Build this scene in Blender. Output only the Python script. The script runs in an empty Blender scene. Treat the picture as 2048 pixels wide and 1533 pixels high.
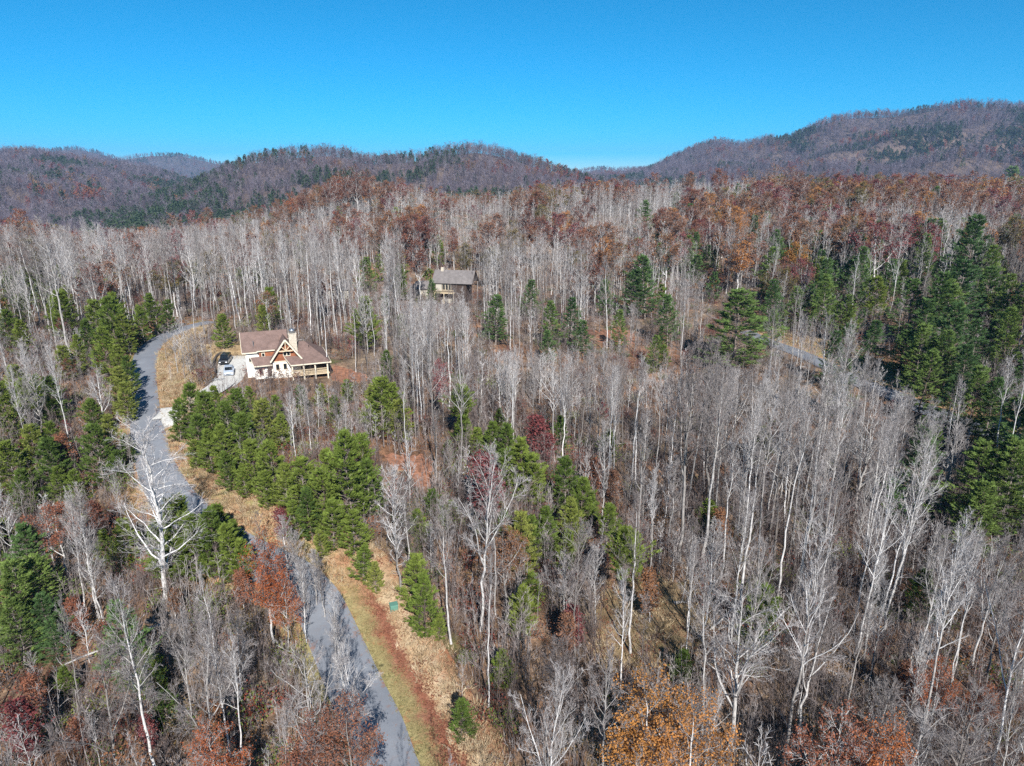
import bpy, bmesh, math, random, time
import numpy as np
from mathutils import Vector, Matrix
T0 = time.time()
SC = bpy.context.scene
COL = SC.collection
R = math.radians

# ------------------------------------------------------------------ camera, world, sun
CAM_Z, PITCH, FPX = 45.0, 17.0, 1365.3          # focal length in pixels of a 2048 px wide frame
cam = bpy.data.cameras.new('camera'); cam.lens = 24.0; cam.sensor_width = 36.0
cam.clip_start = 0.5; cam.clip_end = 40000
camo = bpy.data.objects.new('camera', cam); COL.objects.link(camo)
camo.location = (0, 0, CAM_Z); camo.rotation_euler = (R(90-PITCH), 0, 0)
SC.camera = camo
SUN_EL, SUN_AZ = 36.0, 168.0                     # azimuth clockwise from the viewing direction (+Y)
W = bpy.data.worlds.new("World"); SC.world = W; W.use_nodes = True
wn = W.node_tree; wn.nodes.clear()
sky = wn.nodes.new('ShaderNodeTexSky'); sky.sky_type = 'NISHITA'; sky.sun_disc = False
sky.sun_elevation = R(SUN_EL); sky.sun_rotation = R(SUN_AZ)
sky.altitude = 2500; sky.air_density = 1.0; sky.dust_density = 0.0; sky.ozone_density = 8.0
hs = wn.nodes.new('ShaderNodeHueSaturation'); hs.inputs['Hue'].default_value = 0.483; hs.inputs['Saturation'].default_value = 2.15
bg = wn.nodes.new('ShaderNodeBackground'); bg.inputs[1].default_value = 0.069
ow = wn.nodes.new('ShaderNodeOutputWorld')
wn.links.new(sky.outputs[0], hs.inputs['Color']); wn.links.new(hs.outputs[0], bg.inputs[0]); wn.links.new(bg.outputs[0], ow.inputs[0])
sl = bpy.data.lights.new('sun', 'SUN'); sl.energy = 5.0; sl.angle = R(0.5); sl.color = (1.0, 0.975, 0.94)
so = bpy.data.objects.new('sun', sl); COL.objects.link(so); so.location = (40, -120, 150)
sdir = Vector((math.sin(R(SUN_AZ))*math.cos(R(SUN_EL)), math.cos(R(SUN_AZ))*math.cos(R(SUN_EL)), math.sin(R(SUN_EL))))
so.rotation_euler = sdir.to_track_quat('Z', 'Y').to_euler()
SC.view_settings.view_transform = 'Standard'; SC.view_settings.look = 'None'
SC.view_settings.gamma = 1; SC.view_settings.use_curve_mapping = False
SC.view_settings.exposure = 0.86
cy = SC.cycles
cy.max_bounces = 4; cy.diffuse_bounces = 2; cy.glossy_bounces = 2; cy.transmission_bounces = 2; cy.volume_bounces = 0
cy.transparent_max_bounces = 4; cy.use_denoising = False; cy.caustics_reflective = False; cy.caustics_refractive = False
cy.use_adaptive_sampling = False
cy.debug_use_spatial_splits = False

# ------------------------------------------------------------------ pixels of the 2048 x 1533 frame <-> points
CP, SP = math.cos(R(PITCH)), math.sin(R(PITCH))
def ray(px, py):
    u, v = (px-1024)/FPX, (766.5-py)/FPX
    return np.array([u, CP+v*SP, -SP+v*CP])
def project(x, y, z):
    dz = np.asarray(z)-CAM_Z
    dep = y*CP-dz*SP
    up = y*SP+dz*CP
    dep = np.where(dep < 0.1, 0.1, dep)
    return 1024+FPX*np.asarray(x)/dep, 766.5-FPX*up/dep, dep

# ------------------------------------------------------------------ noise
_rs = np.random.RandomState(7)
_NG = _rs.rand(256, 256)
def vnoise(x, y):
    xi = np.floor(x).astype(int); yi = np.floor(y).astype(int)
    fx = x-xi; fy = y-yi
    fx = fx*fx*(3-2*fx); fy = fy*fy*(3-2*fy)
    a = _NG[xi & 255, yi & 255]; b = _NG[(xi+1) & 255, yi & 255]
    c = _NG[xi & 255, (yi+1) & 255]; d = _NG[(xi+1) & 255, (yi+1) & 255]
    return (a*(1-fx)+b*fx)*(1-fy)+(c*(1-fx)+d*fx)*fy
def fbm(x, y, o=4):
    s = 0; a = .5
    for i in range(o):
        s = s+a*(vnoise(x*2**i+17.3*i, y*2**i+5.1*i)-.5); a *= .5
    return s

# ------------------------------------------------------------------ terrain
def at_z(px, py, z):
    d = ray(px, py); t = (z-CAM_Z)/d[2]
    return (d[0]*t, d[1]*t, z)
ctl = [at_z(*a) for a in [
    (790, 1533, 0), (745, 1372, .4), (700, 1260, 1.2), (610, 1150, 2.8), (440, 1040, 4.4), (350, 950, 5.2), (305, 870, 6.2), (292, 776, 7.6), (298, 700, 8.6), (340, 662, 9.2),
    (457, 745, 7.6), (575, 762, 7.7), (530, 760, 7.8), (650, 765, 7.0), (495, 715, 8.2), (440, 690, 9.6), (560, 650, 10), (640, 690, 9.0), (700, 720, 8.0),
    (130, 720, 8), (20, 620, 9), (60, 900, 2), (180, 1000, 1.5), (100, 1240, -3.5), (300, 1200, 0), (40, 1450, -5), (350, 1450, -2.5), (200, 1533, -4),
    (600, 900, 7.2), (750, 1000, 5), (800, 880, 6), (920, 1150, 2.4), (1000, 1000, 3), (1000, 1300, .2), (870, 1300, .8), (1000, 850, 3.5), (1250, 1150, -1), (1500, 1450, -4), (1900, 1400, -5), (1700, 1100, -4), (1990, 1150, -3),
    (1300, 900, -1), (1300, 750, 0), (1050, 720, 3), (1480, 760, 1.5), (1549, 692, 4), (1700, 757, 3.6), (1888, 836, 3.2), (2000, 880, 3), (1760, 730, 6.2), (1640, 690, 6.0), (2040, 800, 8), (1600, 850, -1), (1800, 920, -1),
    (1950, 690, 10), (1800, 610, 11), (890, 606, 5), (665, 590, 6), (1200, 600, 5), (1400, 620, 5), (500, 610, 9), (250, 610, 9)]]
ctl += [(-80, 375, 25.5), (-40, 385, 24), (-115, 370, 22.5), (-150, 350, 15), (-190, 330, 10), (-260, 300, 7), (-200, 230, 8), (-300, 200, 8),
        (0, 400, 22.5), (60, 410, 22), (130, 420, 23), (200, 430, 24), (280, 430, 24.5), (380, 420, 25), (480, 430, 24),
        (0, 300, 10), (100, 300, 12), (220, 300, 17), (320, 300, 20), (-90, 300, 13), (0, 480, 14), (150, 500, 15), (300, 510, 18), (-120, 460, 8), (450, 520, 16),
        (-250, 420, -12), (-400, 380, -15), (-150, 600, -25), (50, 640, -22), (300, 680, -20), (600, 650, -15), (-450, 650, -30), (-600, 300, -5), (600, 250, 15), (-300, 60, -10), (300, 60, -5), (0, 0, -2), (-100, -60, -6), (150, -60, -8), (420, 200, 16)]
CT = np.array(ctl)
def _phi(r2):
    return r2*np.log(r2+1e-9)*.5
S_ = 100.0
def _fit():
    P = CT[:, :2]/S_; n = len(P)
    r2 = ((P[:, None]-P[None])**2).sum(-1)
    K = _phi(r2)+np.eye(n)*0.01
    A = np.zeros((n+3, n+3)); A[:n, :n] = K; A[:n, n] = 1; A[:n, n+1:] = P; A[n, :n] = 1; A[n+1:, :n] = P.T
    b = np.zeros(n+3); b[:n] = CT[:, 2]
    return P, np.linalg.solve(A, b)
_P, _w = _fit()
def tps(x, y):
    sh = np.shape(x); x = np.ravel(x)/S_; y = np.ravel(y)/S_
    out = np.empty(len(x))
    for i in range(0, len(x), 20000):
        xx = x[i:i+20000]; yy = y[i:i+20000]
        r2 = (xx[:, None]-_P[:, 0])**2+(yy[:, None]-_P[:, 1])**2
        out[i:i+20000] = _phi(r2)@_w[:-3]+_w[-3]+_w[-2]*xx+_w[-1]*yy
    return out.reshape(sh)
def spaced(a, b, st, lo, hi):
    mid = np.arange(a, b+.1, st)
    g = lambda n, span: span*((np.exp(np.linspace(0, 4.2, n))-1)/(math.exp(4.2)-1))[1:]
    return np.concatenate([(a-g(28, a-lo))[::-1], mid, b+g(28, hi-b)])
GX = spaced(-440, 440, 2.0, -9000, 9000)
GY = spaced(-50, 640, 2.0, -3000, 12000)
gx, gy = np.meshgrid(GX, GY, indexing='ij')
inner = np.clip(1-np.maximum(np.maximum(np.abs(gx)-440, 0), np.maximum(gy-640, 0)+np.maximum(-50-gy, 0))/260, 0, 1)
GZ = tps(np.clip(gx, -520, 520), np.clip(gy, -90, 700))
GZ = GZ*inner+(-28)*(1-inner)
def hgt(x, y):
    x = np.asarray(x, float); y = np.asarray(y, float)
    i = np.clip(np.searchsorted(GX, x)-1, 0, len(GX)-2); j = np.clip(np.searchsorted(GY, y)-1, 0, len(GY)-2)
    fx = np.clip((x-GX[i])/(GX[i+1]-GX[i]), 0, 1); fy = np.clip((y-GY[j])/(GY[j+1]-GY[j]), 0, 1)
    return (GZ[i, j]*(1-fx)+GZ[i+1, j]*fx)*(1-fy)+(GZ[i, j+1]*(1-fx)+GZ[i+1, j+1]*fx)*fy
_T = np.concatenate([np.linspace(15, 300, 1100), np.linspace(300.5, 900, 1200)])
def on_ground(px, py):
    d = ray(px, py)
    P = d[None]*_T[:, None]
    below = (P[:, 2]+CAM_Z) < hgt(P[:, 0], P[:, 1])
    k = int(np.argmax(below)) if below.any() else len(_T)-1
    return Vector((P[k, 0], P[k, 1], float(hgt(P[k, 0], P[k, 1]))))

def smooth_line(pts, n):
    pts = np.array(pts, float); k = len(pts); out = []
    P = np.vstack([2*pts[0]-pts[1], pts, 2*pts[-1]-pts[-2]])
    for i in range(k-1):
        p0, p1, p2, p3 = P[i:i+4]
        for t in np.linspace(0, 1, n, endpoint=False):
            out.append(.5*((2*p1)+(-p0+p2)*t+(2*p0-5*p1+4*p2-p3)*t*t+(-p0+3*p1-3*p2+p3)*t**3))
    out.append(pts[-1]); return np.array(out)
def offset_line(L, d):
    t = np.gradient(L, axis=0); t /= np.linalg.norm(t, axis=1)[:, None]
    nrm = np.stack([t[:, 1], -t[:, 0]], 1)
    return L+nrm*(d[:, None] if np.ndim(d) else d)
# the main road: right edge read off the photograph
re_px = [(905, 1650), (840, 1533), (806, 1444), (764, 1360), (737, 1303), (703, 1231), (672, 1178), (617, 1128), (540, 1090), (463, 1049), (420, 1012), (382, 975), (347, 918), (332, 869), (321, 820), (315, 776), (313, 747), (314, 725), (320, 702), (336, 683), (362, 668), (400, 655), (438, 646)]
ROAD_W = 4.8
redge = smooth_line([on_ground(*p)[:2] for p in re_px], 6)
# walking away from the camera the right side is +offset
road_c = offset_line(redge, -ROAD_W/2)
r2_px = [(1490, 664), (1549, 690), (1613, 714), (1660, 737), (1707, 760), (1730, 772), (1786, 792), (1830, 812), (1888, 836), (1960, 862), (2060, 900)]
road2_c = smooth_line([on_ground(*p)[:2] for p in r2_px], 6)
dw_px = [(318, 832), (350, 826), (400, 800), (440, 775), (458, 752), (466, 735), (480, 725), (505, 722)]
drive_c = smooth_line([on_ground(*p)[:2] for p in dw_px], 6)
def dist_to(L, x, y):
    x = np.ravel(x); y = np.ravel(y); best = np.full(len(x), 1e9)
    a = L[:-1]; b = L[1:]; ab = b-a; ll = (ab**2).sum(1)
    for i in range(len(a)):
        t = np.clip(((x-a[i, 0])*ab[i, 0]+(y-a[i, 1])*ab[i, 1])/ll[i], 0, 1)
        d = (x-a[i, 0]-t*ab[i, 0])**2+(y-a[i, 1]-t*ab[i, 1])**2
        best = np.minimum(best, d)
    return np.sqrt(best)
near = (gx > -150) & (gx < 260) & (gy > 20) & (gy < 330)
dr = np.full(gx.shape, 99.0)
dr[near] = np.minimum(np.minimum(dist_to(road_c, gx[near], gy[near]), dist_to(road2_c, gx[near], gy[near])), dist_to(drive_c, gx[near], gy[near]))
HOUSE = at_z(575, 752, 8.0)
dr = np.minimum(dr, np.hypot(gx-HOUSE[0], gy-HOUSE[1]-3)-10)
bump = fbm(gx/14, gy/14, 4)*3.2+fbm(gx/60+9, gy/60, 3)*5
GZ = GZ+bump*np.clip((dr-5)/12, 0, 1)*np.clip(inner*3-1, 0, 1)

# ------------------------------------------------------------------ materials
def mat(name, rough=.85, spec=.2):
    m = bpy.data.materials.new(name); m.use_nodes = True
    b = m.node_tree.nodes['Principled BSDF']; b.inputs['Roughness'].default_value = rough
    b.inputs['Specular IOR Level'].default_value = spec
    return m, m.node_tree, b
def ramp(nt, stops):
    n = nt.nodes.new('ShaderNodeValToRGB'); e = n.color_ramp.elements
    while len(e) < len(stops): e.new(.5)
    for i, (p, c) in enumerate(stops):
        e[i].position = p; e[i].color = (*c, 1)
    return n
def noise(nt, scale, detail=4, coord='Object', rough=.6, vec=None, stretch=None):
    n = nt.nodes.new('ShaderNodeTexNoise'); n.inputs['Scale'].default_value = scale; n.inputs['Detail'].default_value = detail; n.inputs['Roughness'].default_value = rough
    tc = nt.nodes.new('ShaderNodeTexCoord'); src = vec or tc.outputs[coord]
    if stretch:
        mp = nt.nodes.new('ShaderNodeMapping'); mp.inputs['Scale'].default_value = stretch
        nt.links.new(src, mp.inputs[0]); src = mp.outputs[0]
    nt.links.new(src, n.inputs['Vector']); return n
def mixc(nt, fac, a, b, mode='MIX'):
    n = nt.nodes.new('ShaderNodeMix'); n.data_type = 'RGBA'; n.blend_type = mode
    for s, v in ((n.inputs[0], fac), (n.inputs[6], a), (n.inputs[7], b)):
        if hasattr(v, 'is_output'): nt.links.new(v, s)
        elif isinstance(v, tuple): s.default_value = (*v, 1)
        else: s.default_value = v
    return n.outputs[2]
def bump_to(nt, b, h, strength=.5, dist=.1):
    n = nt.nodes.new('ShaderNodeBump'); n.inputs['Strength'].default_value = strength; n.inputs['Distance'].default_value = dist
    nt.links.new(h, n.inputs['Height']); nt.links.new(n.outputs[0], b.inputs['Normal'])
def simple(name, c, rough=.8, var=.25, scale=3, spec=.2, metal=0, bump=0, stretch=None):
    m, nt, b = mat(name, rough, spec)
    n = noise(nt, scale, 5, stretch=stretch)
    r = ramp(nt, [(.25, tuple(x*(1-var) for x in c)), (.75, tuple(min(1, x*(1+var)) for x in c))])
    nt.links.new(n.outputs[0], r.inputs[0]); nt.links.new(r.outputs[0], b.inputs['Base Color'])
    b.inputs['Metallic'].default_value = metal
    if bump: bump_to(nt, b, n.outputs[0], .6, bump)
    return m
def rand_out(nt):
    return nt.nodes.new('ShaderNodeObjectInfo').outputs['Random']
def bark_mat(name, stops, scale=6):
    m, nt, b = mat(name, .9, .1)
    r = ramp(nt, stops); nt.links.new(rand_out(nt), r.inputs[0])
    n = noise(nt, scale, 3, stretch=(1, 1, .35)); r2 = ramp(nt, [(.35, (.62, .6, .58)), (.62, (1.05, 1.05, 1.05))]); nt.links.new(n.outputs[0], r2.inputs[0])
    nt.links.new(mixc(nt, 1.0, r.outputs[0], r2.outputs[0], 'MULTIPLY'), b.inputs['Base Color']); return m
def leaf_mat(name, stops, var=.5, trans=.25):
    m, nt, b = mat(name, .75, .15)
    r = ramp(nt, stops); nt.links.new(rand_out(nt), r.inputs[0])
    n = noise(nt, 1.3, 4); r2 = ramp(nt, [(.3, (1-var,)*3), (.7, (1+var*.6,)*3)]); nt.links.new(n.outputs[0], r2.inputs[0])
    c = mixc(nt, 1.0, r.outputs[0], r2.outputs[0], 'MULTIPLY'); nt.links.new(c, b.inputs['Base Color'])
    if trans:
        t = nt.nodes.new('ShaderNodeBsdfTranslucent'); nt.links.new(c, t.inputs[0])
        mx = nt.nodes.new('ShaderNodeMixShader'); mx.inputs[0].default_value = trans
        out = nt.nodes['Material Output']; nt.links.new(b.outputs[0], mx.inputs[1]); nt.links.new(t.outputs[0], mx.inputs[2]); nt.links.new(mx.outputs[0], out.inputs[0])
    return m
M = {}
M['bark'] = bark_mat('pale_bark', [(0, (.12, .10, .088)), (.25, (.26, .24, .222)), (.5, (.44, .42, .40)), (.8, (.60, .58, .56)), (1, (.74, .72, .70))])
M['twig'] = bark_mat('grey_twigs', [(0, (.17, .148, .142)), (.5, (.30, .275, .268)), (1, (.44, .415, .405))], 2)
M['bark_pine'] = bark_mat('pine_bark', [(0, (.16, .12, .10)), (1, (.30, .26, .23))])
M['sapling'] = bark_mat('sapling_stems', [(0, (.10, .075, .068)), (.5, (.20, .165, .155)), (1, (.37, .335, .32))], 2)
M['sticks'] = bark_mat('hillside_twigs', [(0, (.08, .068, .082)), (.5, (.145, .122, .145)), (1, (.235, .205, .235))], 1)
M['needle_v'] = leaf_mat('pine_needles_yellow_green', [(0, (.085, .135, .03)), (.4, (.145, .20, .036)), (.8, (.19, .24, .045)), (1, (.24, .26, .06))], .5, .2)
M['needle_w'] = leaf_mat('pine_needles_blue_green', [(0, (.075, .14, .05)), (.5, (.12, .20, .06)), (1, (.18, .25, .06))], .5, .2)
M['needle_far'] = leaf_mat('distant_evergreen', [(0, (.03, .055, .03)), (1, (.06, .085, .04))], .3, 0)
LEAF = {
 'orange': [(0, (.34, .10, .04)), (1, (.44, .15, .05))],
 'brown':  [(0, (.22, .10, .05)), (1, (.32, .16, .08))],
 'golden': [(0, (.42, .20, .05)), (1, (.50, .22, .07))],
 'crimson': [(0, (.19, .05, .05)), (1, (.28, .09, .085))],
 'olive':  [(0, (.16, .13, .045)), (1, (.24, .17, .05))],
 'rust': [(0, (.18, .075, .05)), (.5, (.28, .105, .06)), (1, (.28, .15, .09))],
}
for k, v in LEAF.items(): M['leaf_'+k] = leaf_mat('leaves_'+k, v, .5, .3)
M['leaf_mixed'] = leaf_mat('leaves_mixed', [(0, (.20, .05, .035)), (.3, (.30, .08, .045)), (.55, (.26, .11, .05)), (.75, (.30, .16, .06)), (1, (.18, .13, .05))], .4, .3)

def ground_mat():
    m, nt, b = mat('leaf_litter', .95, .05)
    tc = nt.nodes.new('ShaderNodeTexCoord')
    a = noise(nt, .045, 5); f = noise(nt, .9, 6, rough=.75); g = noise(nt, 5.0, 4, rough=.8)
    litter = ramp(nt, [(.25, (.075, .05, .036)), (.42, (.17, .10, .065)), (.55, (.27, .15, .09)), (.72, (.36, .25, .16))])
    nt.links.new(f.outputs[0], litter.inputs[0])
    dry = ramp(nt, [(.3, (.10, .075, .055)), (.5, (.20, .155, .115)), (.7, (.34, .27, .18))]); nt.links.new(f.outputs[0], dry.inputs[0])
    fa = ramp(nt, [(.4, (0, 0, 0)), (.6, (1, 1, 1))]); nt.links.new(a.outputs[0], fa.inputs[0])
    c = mixc(nt, fa.outputs[0], litter.outputs[0], dry.outputs[0])
    moss = ramp(nt, [(.60, (0, 0, 0)), (.72, (1, 1, 1))]); a2 = noise(nt, .12, 4); nt.links.new(a2.outputs[0], moss.inputs[0])
    c = mixc(nt, moss.outputs[0], c, (.085, .105, .035))
    g2 = ramp(nt, [(.3, (.6, .6, .6)), (.7, (1.35, 1.35, 1.35))]); nt.links.new(g.outputs[0], g2.inputs[0])
    c = mixc(nt, 1.0, c, g2.outputs[0], 'MULTIPLY')
    hm = noise(nt, .28, 6, rough=.7); h2 = ramp(nt, [(.38, (.45, .43, .42)), (.55, (1.1, 1.05, 1.0)), (.7, (1.5, 1.35, 1.2))]); nt.links.new(hm.outputs[0], h2.inputs[0])
    nt.links.new(mixc(nt, 1.0, c, h2.outputs[0], 'MULTIPLY'), b.inputs['Base Color'])
    bump_to(nt, b, g.outputs[0], .9, .18); return m
M['ground'] = ground_mat()
def verge_mat():
    """uv.x = metres from the road edge; bands of grass, drifted red leaves and pale dry grass"""
    m, nt, b = mat('road_verge', .95, .05)
    at = nt.nodes.new('ShaderNodeAttribute'); at.attribute_name = 'across'
    n1 = noise(nt, .35, 5, rough=.7); n2 = noise(nt, 3.5, 5, rough=.8); n3 = noise(nt, .1, 3)
    ad = nt.nodes.new('ShaderNodeMath'); ad.operation = 'MULTIPLY_ADD'; ad.inputs[1].default_value = 4.4; ad.inputs[2].default_value = -2.2; nt.links.new(n1.outputs[0], ad.inputs[0])
    sm = nt.nodes.new('ShaderNodeMath'); sm.operation = 'ADD'; nt.links.new(at.outputs['Fac'], sm.inputs[0]); nt.links.new(ad.outputs[0], sm.inputs[1])
    s2 = nt.nodes.new('ShaderNodeMath'); s2.operation = 'MULTIPLY_ADD'; s2.inputs[1].default_value = 1.5; nt.links.new(n2.outputs[0], s2.inputs[0]); nt.links.new(sm.outputs[0], s2.inputs[2])
    dv = nt.nodes.new('ShaderNodeMath'); dv.operation = 'DIVIDE'; dv.inputs[1].default_value = 10; nt.links.new(s2.outputs[0], dv.inputs[0])
    r = ramp(nt, [(.0, (.24, .19, .12)), (.05, (.24, .21, .09)), (.12, (.31, .26, .12)), (.20, (.27, .21, .10)), (.29, (.27, .12, .075)), (.36, (.23, .095, .06)), (.44, (.42, .29, .17)), (.54, (.50, .38, .25)), (.64, (.36, .22, .13)), (.78, (.30, .16, .09)), (.95, (.2, .12, .08))])
    nt.links.new(dv.outputs[0], r.inputs[0])
    g = ramp(nt, [(.3, (.5, .5, .5)), (.7, (1.35, 1.35, 1.35))]); nt.links.new(n2.outputs[0], g.inputs[0])
    c = mixc(nt, 1.0, r.outputs[0], g.outputs[0], 'MULTIPLY')
    f3 = ramp(nt, [(.55, (0, 0, 0)), (.68, (.8, .8, .8))]); n4 = noise(nt, .5, 5, rough=.75); nt.links.new(n4.outputs[0], f3.inputs[0])
    c = mixc(nt, f3.outputs[0], c, (.33, .12, .06))
    lo = nt.nodes.new('ShaderNodeAttribute'); lo.attribute_name = 'low'
    tan_ = ramp(nt, [(.3, (.34, .17, .09)), (.5, (.42, .27, .15)), (.62, (.30, .26, .11)), (.8, (.52, .42, .28))]); nt.links.new(n1.outputs[0], tan_.inputs[0]); at.name = 'across'
    c = mixc(nt, lo.outputs['Fac'], mixc(nt, 1.0, tan_.outputs[0], g.outputs[0], 'MULTIPLY'), c)
    nt.links.new(c, b.inputs['Base Color']); bump_to(nt, b, n2.outputs[0], .9, .12); return m
M['verge'] = verge_mat()
def asphalt():
    m, nt, b = mat('weathered_asphalt', .8, .3)
    n1 = noise(nt, .25, 4); n2 = noise(nt, 14, 3, rough=.8); n3 = noise(nt, 1.1, 5, rough=.7)
    r = ramp(nt, [(.3, (.15, .16, .18)), (.7, (.205, .215, .235))]); nt.links.new(n1.outputs[0], r.inputs[0])
    g = ramp(nt, [(.3, (.8, .8, .8)), (.7, (1.2, 1.2, 1.2))]); nt.links.new(n2.outputs[0], g.inputs[0])
    c = mixc(nt, 1.0, r.outputs[0], g.outputs[0], 'MULTIPLY')
    l = ramp(nt, [(.54, (0, 0, 0)), (.62, (.85, .85, .85))]); nt.links.new(n3.outputs[0], l.inputs[0])
    at = nt.nodes.new('ShaderNodeAttribute'); at.attribute_name = 'edge'
    er = ramp(nt, [(.55, (.12, .12, .12)), (1, (1, 1, 1))]); nt.links.new(at.outputs['Fac'], er.inputs[0])
    c = mixc(nt, mixc(nt, 1.0, l.outputs[0], er.outputs[0], 'MULTIPLY'), c, (.22, .11, .07))
    nt.links.new(c, b.inputs['Base Color']); bump_to(nt, b, n2.outputs[0], .3, .02); return m
M['asphalt'] = asphalt()
def hill_mat(name, a, b_, c_):
    m, nt, b = mat(name, .95, .05)
    n = noise(nt, .02, 6, rough=.7); r = ramp(nt, [(.3, a), (.5, b_), (.7, c_)]); nt.links.new(n.outputs[0], r.inputs[0])
    n2 = noise(nt, .25, 4, rough=.8); g = ramp(nt, [(.3, (.55, .55, .55)), (.7, (1.3, 1.3, 1.3))]); nt.links.new(n2.outputs[0], g.inputs[0])
    nt.links.new(mixc(nt, 1.0, r.outputs[0], g.outputs[0], 'MULTIPLY'), b.inputs['Base Color']); bump_to(nt, b, n2.outputs[0], 1, 4); return m
M['hill'] = hill_mat('forest_floor_hill', (.10, .075, .065), (.16, .12, .10), (.21, .155, .12))
M['hill_far'] = hill_mat('wooded_ridge', (.075, .075, .065), (.115, .10, .09), (.15, .12, .105))

# ------------------------------------------------------------------ mesh helpers
def mesh_np(name, V, loops, sizes, mats=(), midx=None, smooth=False):
    me = bpy.data.meshes.new(name)
    me.vertices.add(len(V)); me.vertices.foreach_set('co', np.ascontiguousarray(V, dtype=np.float32).ravel())
    me.loops.add(len(loops)); me.loops.foreach_set('vertex_index', np.asarray(loops, dtype=np.int32))
    me.polygons.add(len(sizes)); st = np.concatenate([[0], np.cumsum(sizes)[:-1]])
    me.polygons.foreach_set('loop_start', st.astype(np.int32))
    if smooth: me.polygons.foreach_set('use_smooth', np.ones(len(sizes), dtype=bool))
    for m in mats: me.materials.append(m)
    if midx is not None: me.polygons.foreach_set('material_index', np.asarray(midx, dtype=np.int32))
    me.update(calc_edges=True); return me
class Acc:
    def __init__(s): s.V = []; s.Q = []; s.Tr = []; s.n = 0
    def tubes(s, P, Rr, n):
        N, k, _ = P.shape
        ax = P[:, -1]-P[:, 0]; ax /= np.linalg.norm(ax, axis=1)[:, None]+1e-9
        ref = np.where(np.abs(ax[:, 2:3]) < .9, np.array([[0, 0, 1.]]), np.array([[1., 0, 0]]))
        u = np.cross(ax, ref); u /= np.linalg.norm(u, axis=1)[:, None]; v = np.cross(ax, u)
        if n == 2:
            a = _rs.rand(N)*6.28; w = u*np.cos(a)[:, None]+v*np.sin(a)[:, None]
            V = np.stack([P+w[:, None]*Rr[..., None], P-w[:, None]*Rr[..., None]], 2)
        else:
            th = np.arange(n)*2*math.pi/n
            rad = u[:, None]*np.cos(th)[None, :, None]+v[:, None]*np.sin(th)[None, :, None]
            V = P[:, :, None]+rad[:, None]*Rr[..., None, None]
        base = s.n+(np.arange(N)*k*n)[:, None, None]; j = (np.arange(k-1)*n)[None, :, None]
        i = np.arange(1 if n == 2 else n)[None, None]; i2 = (i+1) % n
        q = np.stack([base+j+i, base+j+i2, base+j+n+i2, base+j+n+i], -1).reshape(-1, 4)
        s.V.append(V.reshape(-1, 3)); s.Q.append(q); s.n += N*k*n
    def quads(s, C, U, Wd):
        N = len(C); V = np.stack([C-U, C+Wd*.5-U*.15, C+U, C-Wd*.5+U*.15], 1).reshape(-1, 3)
        s.V.append(V); s.Q.append(s.n+np.arange(N*4).reshape(-1, 4)); s.n += N*4
    def tris(s, B, D, Wd):
        N = len(B); V = np.stack([B-Wd, B+Wd, B+D], 1).reshape(-1, 3)
        s.V.append(V); s.Tr.append(s.n+np.arange(N*3).reshape(-1, 3)); s.n += N*3
    def mesh(s, name, m, smooth=False):
        V = np.vstack(s.V); nq = sum(len(q) for q in s.Q); nt_ = sum(len(q) for q in s.Tr)
        lp = []
        if s.Q: lp.append(np.vstack(s.Q).ravel())
        if s.Tr: lp.append(np.vstack(s.Tr).ravel())
        return mesh_np(name, V, np.concatenate(lp), np.concatenate([np.full(nq, 4), np.full(nt_, 3)]), [m], None, smooth)
def obj(name, me, parent=None, **kw):
    o = bpy.data.objects.new(name, me); COL.objects.link(o)
    if parent is not None: o.parent = parent
    for k, v in kw.items(): o[k] = v
    return o
def nrm(a): return a/(np.linalg.norm(a, axis=-1, keepdims=True)+1e-9)
def grow(rg, P0, D, L, k, wander, up):
    pts = [P0]; d = D.copy(); p = P0.copy()
    for j in range(k-1):
        d = nrm(d+rg.normal(0, wander, d.shape)+np.array([0, 0, up])); p = p+d*(L/(k-1))[:, None]; pts.append(p)
    return np.stack(pts, 1)
def kids(rg, P, n, t0, t1, ang, angv=.2):
    N, k, _ = P.shape
    t = (t0+(t1-t0)*(np.arange(n)[None]+rg.rand(N, n))/n)
    f = t*(k-1); i = np.minimum(f.astype(int), k-2); f = f-i
    A = np.take_along_axis(P, i[..., None].repeat(3, -1), 1); B = np.take_along_axis(P, (i+1)[..., None].repeat(3, -1), 1)
    pos = A+(B-A)*f[..., None]; tan = nrm(B-A)
    rnd = nrm(np.cross(tan, rg.normal(size=tan.shape)))
    a = ang+rg.normal(0, angv, t.shape)
    d = tan*np.cos(a)[..., None]+rnd*np.sin(a)[..., None]
    return pos.reshape(-1, 3), nrm(d).reshape(-1, 3), t.ravel()
def lin(r0, r1, k): return r0[:, None]+(r1-r0)[:, None]*np.linspace(0, 1, k)[None]

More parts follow.
